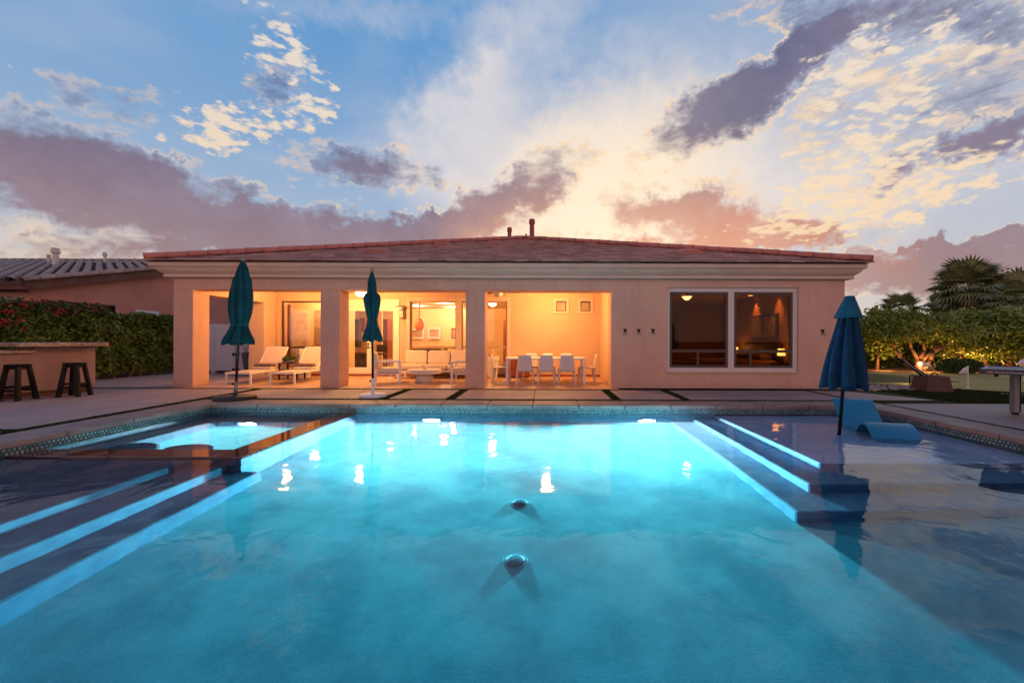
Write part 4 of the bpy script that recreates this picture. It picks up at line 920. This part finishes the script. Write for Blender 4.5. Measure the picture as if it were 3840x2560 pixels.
t, axp = closed_umbrella((-6.17, 8.55, 0), (-6.02, 8.55, 2.76), p1, 8, 'closed teal umbrella on a dark pole by the spa corner', 'teal', 'bronze', (.36, 'gpole'), .37, 'rubber', seed=3)
c = axp(1.49); MB().lathe([(.155, -.012), (.155, .012)], 30, tuple(c)).build('strap', 'bluelt', t)
p2 = [(1.20, .205), (1.24, .20), (1.36, .16), (1.50, .115), (1.62, .10), (1.75, .125), (1.90, .155), (2.05, .175), (2.13, .155), (2.19, .10), (2.24, .09), (2.4, .085), (2.52, .055), (2.60, .03)]
t, axp = closed_umbrella((-3.57, 8.95, 0), (-3.60, 8.95, 2.62), p2, 8, 'closed slim teal umbrella in a white round base before the porch seating', 'teal', 'black', (.39, 'white'), .275, 'white', seed=9)
p3 = [(.53, .35), (.60, .335), (.75, .31), (1.0, .26), (1.25, .205), (1.50, .15), (1.70, .105), (1.80, .075), (1.85, .05)]
t, axp = closed_umbrella((4.42, 6.38, -.33), (4.58, 6.38, 1.87), [(a, b * .92) for a, b in p3], 8, 'closed blue umbrella standing in the pool ledge beside the floating chaise', 'blue', 'black', None, 0, zb=-.34, seed=5, finial=False, z_pole_top=1.86)
s = MB(); n = 48
for z, r in ((1.545, .185), (1.57, .18), (1.70, .13), (1.82, .08), (1.875, .06)):
    c = axp(z)
    for i in range(n): a = 2 * PI * i / n; q = r * (1 - .10 * (1 - abs(math.sin(4 * a)))); s.v.append((c.x + math.cos(a) * q, c.y + math.sin(a) * q, z + (-.03 * abs(math.sin(4 * a)) if r > .192 else 0)))
for j in range(4):
    for i in range(n): s.f.append((j * n + i, j * n + (i + 1) % n, (j + 1) * n + (i + 1) % n, (j + 1) * n + i))
s.f.append(tuple(range(4 * n, 5 * n))); s.build('vent_cap', 'bluelt', t, True).modifiers.new('s', 'SOLIDIFY').thickness = .006

# in-pool chaise: a moulded sheet bent in profile (length, height)
t = empty('pool_chaise', (5.05, 6.7, -.33), 'blue moulded chaise half under water on the pool ledge', 'pool chaise')
prof = [(1.02, .56), (.98, .55), (.80, .33), (.62, .15), (.48, .07), (.34, .07), (.20, .16), (.08, .30), (-.02, .325), (-.12, .30), (-.22, .20), (-.34, .07), (-.44, .02)]
def smooth2(p, it=2):
    for _ in range(it): p = [p[0]] + [q for a, b in zip(p[:-1], p[1:]) for q in ((a[0] * .75 + b[0] * .25, a[1] * .75 + b[1] * .25), (a[0] * .25 + b[0] * .75, a[1] * .25 + b[1] * .75))] + [p[-1]]
    return p
pr = smooth2([(a, b * .93) for a, b in prof]); s = MB(); n = len(pr)
Mx = Matrix.Translation((5.04, 6.28, -.33)) @ Matrix.Rotation(math.radians(-12), 4, 'Z')
for i, (l, h_) in enumerate(pr):
    a = pr[max(0, i - 1)]; b = pr[min(n - 1, i + 1)]; d = Vector((b[0] - a[0], b[1] - a[1])).normalized(); nx, nz = d.y, -d.x
    for X in (-.30, .30):
        for k2 in (0, .035): s.v.append(tuple(Mx @ Vector((X, l + nx * k2, h_ + nz * k2))))
for i in range(n - 1):
    a = i * 4; b = a + 4
    s.f += [(a, a + 2, b + 2, b), (a + 3, a + 1, b + 1, b + 3), (a + 1, a, b, b + 1), (a + 2, a + 3, b + 3, b + 2)]
s.f += [(0, 1, 3, 2), tuple(4 * (n - 1) + k2 for k2 in (0, 2, 3, 1))]
s.build('shell', 'vinylblue', t, True, bev=.008)

# ================================================================== LEFT SIDE
# bar counter, turned a little off the pool axis
t = empty('bar_counter', (-10.4, 9.0, 0), 'stucco bar counter with a raised speckled granite top at the left', 'bar counter')
e = Vector((-10.22, 9.74, 0)); dr = Vector((-.27, -.963, 0)).normalized(); rot = math.atan2(dr.y, dr.x)
Mx = Matrix.Translation(e) @ Matrix.Rotation(rot, 4, 'Z')        # local +x runs towards the camera, +y away from ... the far side is -y
def bb(x0, x1, y0, y1, z0, z1, nm, m, bev=.01): return MB().box(x0, x1, y0, y1, z0, z1, Mx).build(nm, m, t, bev=bev)
bb(0, 3.6, -.55, 0, .10, .90, 'body', 'barstucco'); bb(.03, 3.6, -.52, -.04, 0, .10, 'kick', 'soil'); bb(0.002, 1.0, -.548, -.002, .90, 1.03, 'riser', 'barstucco')
bb(-.06, 1.35, -.65, .34, 1.03, 1.115, 'bar_top', 'slab', .015); bb(1.0, 3.7, -.62, .10, .90, .965, 'counter_top', 'slab', .012)
def stool():
    t = empty('bar_stool', (0, 0, 0), None, 'stool', 'black bar stools at the counter')
    MB().lathe([(.175, .665), (.18, .675), (.18, .69), (.17, .698)], 24).build('seat', 'black', t, True)
    MB().box(-.11, .11, -.11, .11, .60, .665).build('apron', 'black', t, bev=.005)
    for sx in (-1, 1):
        for sy in (-1, 1):
            MB().add([(sx * (.165 + a), sy * (.165 + b), 0) for a, b in ((-.033, -.033), (.033, -.033), (.033, .033), (-.033, .033))] + [(sx * (.095 + a), sy * (.095 + b), .665) for a, b in ((-.028, -.028), (.028, -.028), (.028, .028), (-.028, .028))],
                     [(0, 1, 2, 3), (4, 5, 6, 7), (0, 1, 5, 4), (1, 2, 6, 5), (2, 3, 7, 6), (3, 0, 4, 7)]).build('leg', 'black', t)
    q = .14
    for z, a in ((.17, 0), (.23, 1)):
        for sg in (-1, 1):
            s = MB(); s.box(-q, q, sg * q - .012, sg * q + .012, z, z + .05) if a == 0 else s.box(sg * (q - .01) - .012, sg * (q - .01) + .012, -q, q, z, z + .05); s.build('stretcher', 'black', t)
    return t
S0 = stool()
place(S0, (-9.77, 8.90, 0), .25, 'black wooden bar stool nearer the end of the counter', True)
place(S0, (-10.22, 8.30, 0), .1, 'black wooden bar stool under the lower part of the counter, cut by the picture edge', False)

# hedge
t = empty('hedge', (-13.5, 11, 0), 'dense clipped green hedge with bare stems low down along the left boundary', 'hedge')
def hedge_pts(n, x0, x1, y0, y1, z0, z1, deep=.35):
    P_ = []
    y = rng.uniform(y0, y1, n); z = z0 + (z1 - z0) * rng.uniform(0, 1, n) ** .9
    bul = .10 * np.sin(y * 3.1) + .07 * np.sin(y * 7.3 + z * 4) + .06 * np.sin(z * 9 + y * 2)
    x = x1 - np.abs(rng.normal(0, deep * .4, n)) + bul - np.clip(.5 - z, 0, 1) * .25
    f = np.stack([x, y, z], 1)
    m = n // 3; y = rng.uniform(y0, y1, m); x = rng.uniform(x0, x1, m); top = z1 + .05 * np.sin(y * 4.1) + .05 * np.sin(x * 6 + y * 2.2) - .10 * ((x - (x0 + x1) / 2) / (x1 - x0) * 2) ** 4
    f2 = np.stack([x, y, top - np.abs(rng.normal(0, .07, m))], 1)
    m = n // 8; x = rng.uniform(x0, x1, m); z = rng.uniform(z0, z1, m); f3 = np.stack([x, y1 + rng.normal(0, .08, m), z], 1)
    return np.concatenate([f, f2, f3])
leaves('foliage', hedge_pts(30000, -14.2, -13.15, 6.5, 16.2, .12, 1.98), .075, 'leaf', t)
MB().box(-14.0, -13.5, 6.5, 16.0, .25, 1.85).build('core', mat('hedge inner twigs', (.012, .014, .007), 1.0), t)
for i in range(22):
    y = 7 + i * .42 + jit(.1); x = -13.35 + jit(.1)
    MB().path([(x, y, -.05), (x + jit(.08), y + jit(.15), .3), (x - .1 + jit(.15), y + jit(.3), .7)], [.022, .018, .01], 6).build('stem', 'bark', t)
t = empty('bougainvillea', (-13.2, 11, 2), 'magenta bougainvillea blossoms sprawling over the left end of the hedge', 'bougainvillea')
pts = []
for cx, cy_, cz, n in ((-13.1, 10.35, 1.92, 90), (-13.0, 10.45, 1.66, 40), (-13.2, 11.25, 2.10, 110), (-13.05, 11.45, 1.98, 60), (-13.2, 12.0, 2.05, 90), (-13.1, 10.7, 2.05, 60), (-13.05, 10.28, 1.45, 20), (-13.1, 12.4, 2.08, 60)):
    pts.append(np.stack([rng.normal(cx, .09, n), rng.normal(cy_, .13, n), rng.normal(cz, .075, n)], 1))
leaves('blossoms', np.concatenate(pts), .055, 'blossom', t, asp=1.2)
leaves('foliage', np.stack([rng.uniform(-13.3, -13.0, 900), rng.uniform(9.8, 12.8, 900), rng.normal(2.06, .07, 900)], 1), .07, 'leafd', t)
# gate
t = empty('gate', (-10.6, 14.95, 0), 'white vinyl garden gate with black hinges beside the hedge', 'gate')
MB().box(-11.62, -11.50, 14.93, 15.03, 0, 1.72).build('post', 'vinyl', t); MB().box(-10.90, -10.79, 14.93, 15.03, 0, 1.82).build('post', 'vinyl', t)
MB().box(-11.9, -10.9, 14.95, 14.99, .12, 1.70).build('fixed_panel', 'vinyl', t)
for z0, z1 in ((.10, .22), (1.22, 1.30), (1.62, 1.73)): MB().box(-11.9, -10.9, 14.94, 15.0, z0, z1).build('rail', 'vinyl', t); MB().box(-10.78, -9.5, 14.94, 15.0, z0, z1).build('rail', 'vinyl', t)
for i in range(9): MB().box(-10.77 + i * .14, -10.635 + i * .14, 14.955, 14.985, .2, 1.64).build('board', 'vinyl', t, bev=.004)
for z in (.13, .66, 1.50, 1.66): MB().box(-10.86, -10.62, 14.92, 14.94, z - .02, z + .03).build('hinge', 'black', t); MB().tube((-10.84, 14.91, z - .04), (-10.84, 14.91, z + .05), .03, .03, 8).build('hinge_barrel', 'black', t)
t = empty('hedge', (-12, 17.5, 0), 'low dark hedge behind the white gate', 'hedge')
leaves('foliage', np.stack([rng.uniform(-14.3, -10.5, 2600), rng.uniform(17.2, 17.8, 2600), 1.2 + rng.uniform(-.9, .62, 2600)], 1), .10, 'leafd', t)
MB().box(-14.3, -10.5, 17.4, 17.7, 0, 1.6).build('core', 'leafd', t)

# neighbour's house
nb = empty('neighbor_house', (-20, 17, 0), 'pink stucco neighbouring house with brown barrel tile roof behind the hedge', 'house')
NXw = -15.0; Ye = 12.0; Yr = 21.0; ze = 2.80; sl_ = .242; zr = ze + sl_ * (Yr - Ye)
MB().prism([(12.44, 0), (29.5, 0), (29.5, 2.6), (Yr, zr - .25), (12.44, ze - .02)], 'x', NXw - .2, NXw).build('gable_wall', 'pink', nb)
MB().box(-32, NXw - .2, 12.44, 12.64, 0, 2.76).build('front_wall', mat('tan stucco', (.40, .25, .21), .9, var=.12, vs_=1, bump=.4, bs=80), nb)
na = math.atan(sl_); rl = (Yr - Ye) / math.cos(na)
s = MB(); xr = -14.62
s.add([(-34, Ye, ze), (xr, Ye, ze), (xr, Yr, zr), (-34, Yr, zr), (-34, 30, ze), (xr, 30, ze), (-34, Ye, ze - .12), (xr, Ye, ze - .12), (xr, Yr, zr - .12), (-34, Yr, zr - .12)], [(0, 1, 2, 3), (3, 2, 5, 4), (6, 7, 8, 9), (0, 1, 7, 6), (1, 2, 8, 7)])
nroof = s.build('roof', 'under', nb)
bm_ = barrel(.108, .44, 6, .010, taper=.97).mesh('barrel_tile', True); bm_.materials.append(M['gtile'])
bl = []
ya = Vector((-.722, .692, .692 * sl_)).normalized(); pn_ = Vector((0, -math.sin(na), math.cos(na))); xa = ya.cross(pn_).normalized()
O = Vector((xr, Ye, ze + .03))
for c_ in range(-60, 90):
    for r in range(-40, 60):
        p = O + xa * (c_ * .30) + ya * (r * .38)
        if p.x < xr - .22 and Ye + .02 < p.y < Yr - .15 and -1.36 < p.x / p.y < -.84: bl.append(p)
bl.sort(key=lambda p: p.length)
bq = Matrix((xa, ya, pn_)).transposed().to_4x4() @ Matrix.Rotation(math.radians(.6), 4, 'X')
for p in bl[:300]: piece('barrel_tile', bm_, nroof, p, (bq @ Matrix.Rotation(jit(.012), 4, 'Z')).to_euler())
s = MB()
for p in bl[300:]: s.add([tuple(v.co) for v in bm_.vertices], [tuple(q.vertices) for q in bm_.polygons], Matrix.Translation(p) @ bq @ Matrix.Rotation(jit(.012), 4, 'Z'))
link('barrel_tile_field', s.mesh('barrel_tile_field', True, fix=False), 'gtile', nroof, kind='stuff')
rm = barrel(.13, .50, 7, .02).mesh('rake_tile', True); rm.materials.append(M['gtile'])
for i in range(int(rl / .42) + 1):
    d = i * .42; piece('rake_tile', rm, nroof, (xr - .02, Ye - .05 + d * math.cos(na), ze + d * math.sin(na) + .01), (na + math.radians(1.5), 0, 0))
for i in range(60):
    x = xr - i * .42
    if x / Yr > -1.36: piece('ridge_tile', rm, nroof, (x, Yr, zr + .04), (0, 0, PI / 2))
s = MB(); s.box(-32, xr + .02, Ye + .02, Ye + .06, ze - .22, ze - .02); s.prism([(Ye, ze - .24), (Yr, zr - .24), (Yr, zr - .02), (Ye, ze - .02)], 'x', xr - .03, xr + .01); s.build('fascia', 'fasciabrown', nb)
s = MB()
for i in range(14): s.box(-15.6 - i * .6, -15.5 - i * .6, Ye + .07, 12.44, ze - .16, ze - .04)
s.build('rafter_ends', 'dkwood', nb, kind='stuff')
for x0, x1, yt, yb_, Y in ((119, 136, 574, 611, 17.6), (107.5, 116, 588, 606, 19.0), (236, 245.5, 583, 604, 20.0)): flue(x0, x1, yt, yb_, Y, 'greymetal', nroof, 1.5)
for x0, x1, y, Y in ((118, 165, 606.5, 17.9), (498 / 4 + 60, 180, 600, 19.5)): pass
def side_open(xd0, xd1, ztop, zbot, nm, fm, pm2, fw, label):
    y0 = 980 * 15.0 / (1248 - xd0); y1 = 980 * 15.0 / (1248 - xd1)
    s = MB(); X = NXw
    s.box(X - .02, X + .05, y0, y1, ztop - fw, ztop); s.box(X - .02, X + .05, y0, y1, zbot, zbot + fw); s.box(X - .02, X + .05, y0, y0 + fw, zbot + fw, ztop - fw); s.box(X - .02, X + .05, y1 - fw, y1, zbot + fw, ztop - fw)
    f = s.build(nm, fm, nb); f['label'] = label; MB().box(X - .01, X + .015, y0 + fw, y1 - fw, zbot + fw, ztop - fw).build('pane', pm2, f); return f
dkg = mat('dark window glass', (.02, .018, .022), .15)
side_open(309, 362, 2.26, 1.3, 'window', 'vinyl', dkg, .10, 'white framed window just above the hedge')
side_open(112, 262, 2.36, .8, 'window', 'black', dkg, .05, 'long dark opening just above the hedge')

# ================================================================== RIGHT SIDE GARDEN
tag(MB().box(8, 60, 20.6, 20.8, -.1, 1.75).build('garden_wall', mat('tan block wall', (.34, .20, .12), .9, var=.2, vs_=2, bump=.5, bs=30)), 'tan garden wall behind the fruit trees, lit orange between the trunks', 'wall')
bed2 = stone('planting_bed', [(7.8, 16.3), (30, 16.2), (30, 20.6), (7.8, 20.6)], -.078, .006, 'soil', None, 0); bed2['kind'] = 'structure'
def crown_pts(n, c, r, clumps=40, low=-.5):
    cs = []
    while len(cs) < clumps:
        v = rng.normal(size=3); v /= np.linalg.norm(v); v *= rng.uniform(.5, 1.16)
        if v[2] > low: cs.append(v * r + c)
    cs = np.array(cs); k2 = rng.integers(0, clumps, n); sc = np.array(r) * .27
    return cs[k2] + rng.normal(size=(n, 3)) * sc * .62
def tree(name, base, crown_c, crown_r, n, size, lm, label, cat, trunks, group=None, clumps=44, low=-.45, tr=.07):
    t = empty(name, base, label, cat, group)
    leaves('foliage', crown_pts(n, np.array(crown_c), np.array(crown_r), clumps, low), size, lm, t)
    for pts in trunks:
        m = len(pts); MB().path([Vector(base) + Vector(p) for p in pts], [tr * (1 - .62 * i / (m - 1)) for i in range(m)], 8).build('trunk', 'bark', t, True)
    return t
def AT(x, Y): return (x - 1248) / 980 * Y
tree('citrus_tree', (AT(2112, 17.2), 17.2, 0), (AT(2085, 17.2), 17.2, 1.58), (2.0, 1.1, .66), 15000, .085, 'leafc', 'broad fruit tree with several crooked trunks lit orange from below', 'tree',
     [[(0, 0, 0), (-.3, 0, .12), (-.85, -.1, .55), (-1.05, -.1, .95), (-1.35, 0, 1.3)], [(-.0, .1, 0), (.0, .1, .5), (-.25, .1, .95), (-.35, .1, 1.4)], [(.05, 0, 0), (.15, 0, .45), (.55, 0, .85), (1.0, .1, 1.15), (1.3, 0, 1.35)],
      [(.1, -.1, .05), (.35, -.1, .45), (.5, -.1, .8), (.95, -.1, 1.02), (1.2, 0, 1.2)], [(.1, .1, .5), (.3, .1, .85), (.2, .1, 1.3)]], tr=.085)
tree('citrus_tree', (AT(2205, 18.2), 18.2, 0), (AT(2225, 18.2), 18.2, 1.52), (1.35, 1.0, .84), 9000, .10, 'leafc', 'fruit tree with glowing yellow green leaves behind the round shrub', 'tree',
     [[(0, 0, 0), (.02, 0, .7), (-.1, 0, 1.3)], [(1.1, 0, 0), (1.1, 0, .8), (1.0, 0, 1.4)]], clumps=30, low=-.9)
tree('citrus_tree', (AT(2320, 17.6), 17.6, 0), (AT(2325, 17.6), 17.6, 1.45), (1.5, 1.0, .95), 10000, .09, 'leafc', 'dense fruit tree at the right picture edge', 'tree', [[(0, 0, 0), (.05, 0, .8), (.2, 0, 1.4)]], clumps=34, low=-.9)
tree('shrub', (AT(2015, 18), 18.0, 0), (AT(2000, 18.0), 18.0, 1.45), (1.0, .8, .9), 5000, .09, 'leafc', 'leafy shrub tree beside the house corner behind the blue umbrella', 'shrub', [[(0, 0, 0), (.05, 0, .8)]], clumps=24, low=-.9)
t = empty('round_shrub', (AT(2205, 16.0), 16.0, 0), 'low dark clipped shrub on the edge of the putting green', 'shrub')
v = rng.normal(size=(7000, 3)); v /= np.linalg.norm(v, axis=1)[:, None]; v *= rng.uniform(.86, 1.03, 7000)[:, None]; v[:, 2] = np.abs(v[:, 2])
q = np.sign(v) * np.abs(v) ** .75
leaves('foliage', q * np.array([.75, .5, .46]) + np.array([AT(2203, 16.2), 16.2, .08]), .05, 'leafd', t)
MB().lathe([(.45, .02), (.46, .22), (.33, .36), (.05, .40)], 14, (AT(2203, 16.2), 16.2, 0)).build('core', 'leafd', t, True)
t = empty('far_hedge', (18, 19.6, 0), 'dark leafy hedge filling in under the fruit trees', 'hedge')
leaves('foliage', np.stack([rng.uniform(12.5, 24, 16000), rng.normal(19.7, .22, 16000), rng.uniform(.0, 1.0, 16000) ** .8 * 1.75], 1)[lambda a: ~((np.abs(a[:, 0] - AT(2192, 19.7)) < .35) & (a[:, 2] > .55))] if False else
       (lambda a: a[~((np.abs(a[:, 0] - AT(2192, 19.7)) < .42) & (a[:, 2] > .45))])(np.stack([rng.uniform(12.5, 24, 16000), rng.normal(19.7, .22, 16000), rng.uniform(.0, 1.0, 16000) ** .8 * 1.75], 1)), .10, 'leafd', t)
# palms
def frond_mesh(nm, m, blades_=17, L_=1.0, droop=.35):
    s = MB(); s.tube((0, 0, 0), (0, .95, 0), .022, .012, 4)
    for i in range(blades_):
        a = -1.9 + 3.8 * i / (blades_ - 1); ca, sa = math.sin(a), math.cos(a); l = L_ * (.95 - .12 * abs(a)); w_ = .075
        p0 = Vector((0, .92, 0)); mid = p0 + Vector((ca * l * .6, sa * l * .6, -.04 * l)); tip = p0 + Vector((ca * l, sa * l, -droop * l))
        sd = Vector((sa, -ca, 0)) * w_
        s.add([p0 - sd * .3, p0 + sd * .3, mid + sd, mid - sd + Vector((0, 0, .02)), tip], [(0, 1, 2, 3), (3, 2, 4)])
    me = s.mesh(nm, fix=False); me.materials.append(M[m]); return me
fm = frond_mesh('frond', 'palm'); fm2 = frond_mesh('dead_frond', 'thatch', 13, .8, .7)
def palm(x, Y, ztop, scale, n, label, lean=0, dead=14, tr=.16, zc=None):
    X = AT(x, Y); zc = zc or ztop - scale * .8
    t = empty('palm_tree', (X, Y, 0), label, 'palm tree', 'fan palms beyond the garden')
    MB().path([(X - lean, Y, -.05), (X - lean * .5, Y, zc * .5), (X, Y, zc)], [tr * 1.3, tr, tr * .9], 12).build('trunk', 'palmbark', t, True)
    for i in range(n):
        a = i * 2.399 + jit(.2); el = math.radians(80 - 118 * (i / n) ** .85 + jit(8)); r = scale * random.uniform(.5, .62)
        piece('frond', fm, t, (X, Y, zc + .05 * scale), (el, jit(.3), a), (r, r * 1.15, r))
    for i in range(dead):
        a = i * 2.399; piece('dead_frond', fm2, t, (X, Y, zc - .1 * scale), (math.radians(-62 + jit(14)), 0, a), (scale * .42,) * 3)
palm(2070, 36, 5.4, 1.5, 34, 'small distant fan palm just right of the house', dead=6, zc=3.75)
palm(2228, 26, 6.1, 1.75, 60, 'tallest fan palm with a bare leaning trunk behind the fruit trees', lean=.45, dead=26, zc=4.35)
palm(2175, 28, 4.6, 1.35, 30, 'shorter fan palm crowding the left side of the tallest one', dead=12, zc=3.1)
palm(2300, 25, 4.6, 1.4, 36, 'fan palm with pale thatch right of the tallest one', dead=24, zc=3.5)
palm(2350, 22, 4.5, 1.4, 34, 'fan palm cut by the right picture edge', dead=24, zc=3.3)
tree('background_tree', (AT(2320, 30), 30, 0), (AT(2320, 30), 30, 3.8), (2.4, 1.5, 1.8), 7000, .16, 'leafd', 'feathery dark tree between the palms at the far right', 'tree', [[(0, 0, 0), (0, 0, 2.5)], [(0, 0, 1.5), (.8, 0, 3.6)]], clumps=40)
tree('background_tree', (AT(2215, 31), 31, 0), (AT(2215, 31), 31, 2.9), (2.2, 1.3, 1.2), 6000, .15, 'leafd', 'dark tree mass behind the tallest palm', 'tree', [[(0, 0, 0), (0, 0, 2.5)]], clumps=36)
# landscape lights
def uplight(x, Y, label, power, col=(1, .46, .12), up=True, zz=.14):
    X = AT(x, Y); t = empty('garden_light', (X, Y, 0), label, 'garden light', 'garden uplights')
    MB().tube((X, Y, 0), (X, Y, zz - .06), .015, .015, 6).build('stake', 'black', t); MB().lathe([(.03, -.05), (.05, 0), (.045, .0)], 12, (X, Y, zz)).build('head', 'black', t)
    lamp('garden_lamp', (X, Y, zz + .08), power, col, .04, t)
uplight(2128, 16.75, 'garden uplight under the crooked fruit tree', 70)
uplight(2196, 19.1, 'garden uplight behind the low dark shrub', 170)
uplight(2240, 17.6, 'garden uplight right of the low dark shrub', 90)
uplight(2342, 20.0, 'garden uplight in front of the right edge palm', 200)
uplight(2030, 17.4, 'garden uplight beside the house corner', 50)
X = AT(2113, 13.2); t = empty('path_light', (X, 13.2, 0), 'small glowing lamp on a thin white stake over the putting green', 'path light')
zl = at(2113, 829, 13.2)[2]; MB().tube((X, 13.2, .0), (X, 13.2, zl - .04), .016, .012, 8).build('stake', 'white', t); 
s = MB(); s.lathe([(.008, -.045), (.036, -.02), (.045, 0), (.036, .02), (.008, .045)], 14, (X, 13.2, zl)); s.build('bulb', 'pathlamp', t, True); lamp('path_lamp', (X, 13.1, zl), 5, (1, .5, .16), .05, t)
X = at(2090, 858, 11.6)[0]; t = empty('path_light', (X, 11.6, 0), 'black bent pipe path light glowing down onto the green beside the basket', 'path light')
zt = at(2092, 857, 11.6)[2]; MB().path([(X, 11.6, 0), (X, 11.6, zt), (X + .16, 11.7, zt)], [.016, .016, .02], 8).build('post', 'black', t); MB().lathe([(.05, -.02), (.03, .02)], 10, (X + .17, 11.72, zt)).build('head', 'black', t)
lamp('down_lamp', (X + .19, 11.9, zt - .10), 2.6, (1, .5, .08), .02, t)
lamp('down_lamp', (X + .9, 12.0, .16), 2.0, (1, .5, .08), .03, t)
# golf flags
def golf_flag(x, yb, yt, Y, label, sgn=-1):
    b = at(x, yb, Y); tp = at(x, yt, Y); t = empty('golf_flag', (b[0], Y, 0), label, 'golf flag', 'white flags on the putting green')
    MB().tube((b[0], Y, .0), (b[0], Y, tp[2]), .014, .012, 8).build('pole', 'flag', t); h_ = .20
    s = MB(); n = 8
    for i in range(n + 1):
        u = i / n; yy = Y + .03 * math.sin(u * 5); w_ = h_ * (1 - u * .45)
        s.v += [(b[0] + sgn * u * .26, yy, tp[2] - .01 - u * .16), (b[0] + sgn * u * .26, yy, tp[2] - .01 - w_ - u * .08)]
    for i in range(n): s.f.append((2 * i, 2 * i + 1, 2 * i + 3, 2 * i + 2))
    f = s.build('flag', 'flag', t, True); f.modifiers.new('s', 'SOLIDIFY').thickness = .006
    MB().lathe([(.05, 0), (.045, .012)], 14, (b[0], Y, .012)).build('cup', 'flag', t)
golf_flag(2223.5, 886.5, 833, 11.0, 'white golf flag standing alone in the middle of the putting green')
golf_flag(2121, 862, 822, 14.2, 'white golf flag right behind the glowing lamp', 1)
golf_flag(2352, 870, 815, 13.0, 'white golf flag cut by the right picture edge')
# basket of bats
bx, by, _ = at(2139, 900, 10.45); t = empty('basket', (bx, by, 0), 'tapered brown wicker basket with a rope handle by the putting green', 'basket')
s = MB()
s.lathe([(.40, 0), (.40, .02), (.33, .36), (.31, .365), (.30, .30)], 4, Mx=Matrix.Translation((bx, by, -.005)) @ Matrix.Rotation(PI / 4 - .12, 4, 'Z')); s.build('body', 'wicker', t)
w2 = MB()
for i in range(7): z = .03 + i * .048; r = .40 - (z / .36) * .07 + .006; w2.lathe([(r, z), (r, z + .02)], 4, Mx=Matrix.Translation((bx, by, 0)) @ Matrix.Rotation(PI / 4 - .12, 4, 'Z'))
w2.build('weave', 'wicker', t, kind='stuff')
MB().path([(bx + .0, by, .36), (bx + .02, by, .42), (bx + .1, by, .43), (bx + .15, by, .41), (bx + .16, by, .36)], [.015] * 5, 8).build('handle', 'wicker', t, True)
for i, (dx_, lab) in enumerate(((0, 'dark club leaning out of the wicker basket, lower one'), (.06, 'silver edged club leaning out of the wicker basket'), (.12, 'dark club leaning out of the wicker basket, upper one'))):
    a = Vector((bx - .12 + dx_, by - .02 * i, .28)); b = Vector((bx - .66 + dx_, by + .1, .74 - .02 * i)); t = empty('golf_club', tuple(a), lab, 'golf club', 'clubs in the wicker basket')
    MB().tube(a, b, .022, .016, 8).build('shaft', 'silver' if i == 1 else 'black', t); MB().tube(b, b + (b - a).normalized() * .07 + Vector((-.03, 0, .0)), .028, .02, 8).build('head', 'black', t)
# table tennis table
t = empty('tennis_table', (9.5, 7.2, 0), 'black edged outdoor table tennis table at the right picture edge', 'table')
TM = Matrix.Translation((6.92, 6.77, 0)) @ Matrix.Rotation(math.radians(-49), 4, 'Z')
def tb_(x0, x1, y0, y1, z0, z1, nm, m, bev=0): return MB().box(x0, x1, y0, y1, z0, z1, TM).build(nm, m, t, bev=bev)
tb_(.025, 2.70, .025, 1.30, .745, .765, 'board', 'tabletop', .003)
s = MB(); s.box(0, 2.74, 0, .024, .69, .768, TM); s.box(0, .024, .024, 1.34, .69, .768, TM); s.box(.024, 2.74, 1.31, 1.34, .69, .768, TM); s.build('apron', 'tabletrim', t)
s = MB(); s.box(.026, 2.7, .026, .045, .7655, .767, TM); s.box(.026, .045, .046, 1.3, .7655, .767, TM); s.build('edge_line', 'letter', t)
lx = AT(2329, 7.1)
MB().box(lx - .055, lx + .02, 7.0 + .03, 7.12, .03, .69).build('leg', 'silver', t, bev=.006); MB().box(lx + .021, lx + .055, 7.04, 7.11, .03, .69).build('leg', 'black', t)
MB().box(lx + .05, lx + 1.9, 7.06, 7.10, .26, .31).build('crossbar', 'black', t); MB().path([(lx + .05, 7.08, .29), (lx + .35, 7.1, .16), (lx + .9, 7.2, .10)], [.014] * 3, 8).build('brace', 'black', t)
MB().lathe([(.045, 0), (.05, .02), (.03, .035)], 12, (lx, 7.08, 0)).build('foot', 'black', t)
tb_(.16, .21, -.006, .03, .655, .692, 'clamp', 'black')
def lettering(txt, X, size, m='letter'):
    cu = bpy.data.curves.new('lettering', 'FONT'); cu.body = txt; cu.size = size; cu.extrude = .001
    tmp = bpy.data.objects.new('tmp', cu); COL.objects.link(tmp); dg = bpy.context.evaluated_depsgraph_get(); dg.update()
    me = bpy.data.meshes.new_from_object(tmp.evaluated_get(dg)); bpy.data.objects.remove(tmp)
    me.transform(TM @ Matrix.Translation((X, -.0025, .712)) @ Matrix.Rotation(PI / 2, 4, 'X')); me.materials.clear(); link('lettering', me, m, t)
lettering('\u2013', .05, .04); tb_(.085, .155, -.002, .001, .712, .738, 'badge', 'badge')
lettering('Portland Outdoor', .17, .042)
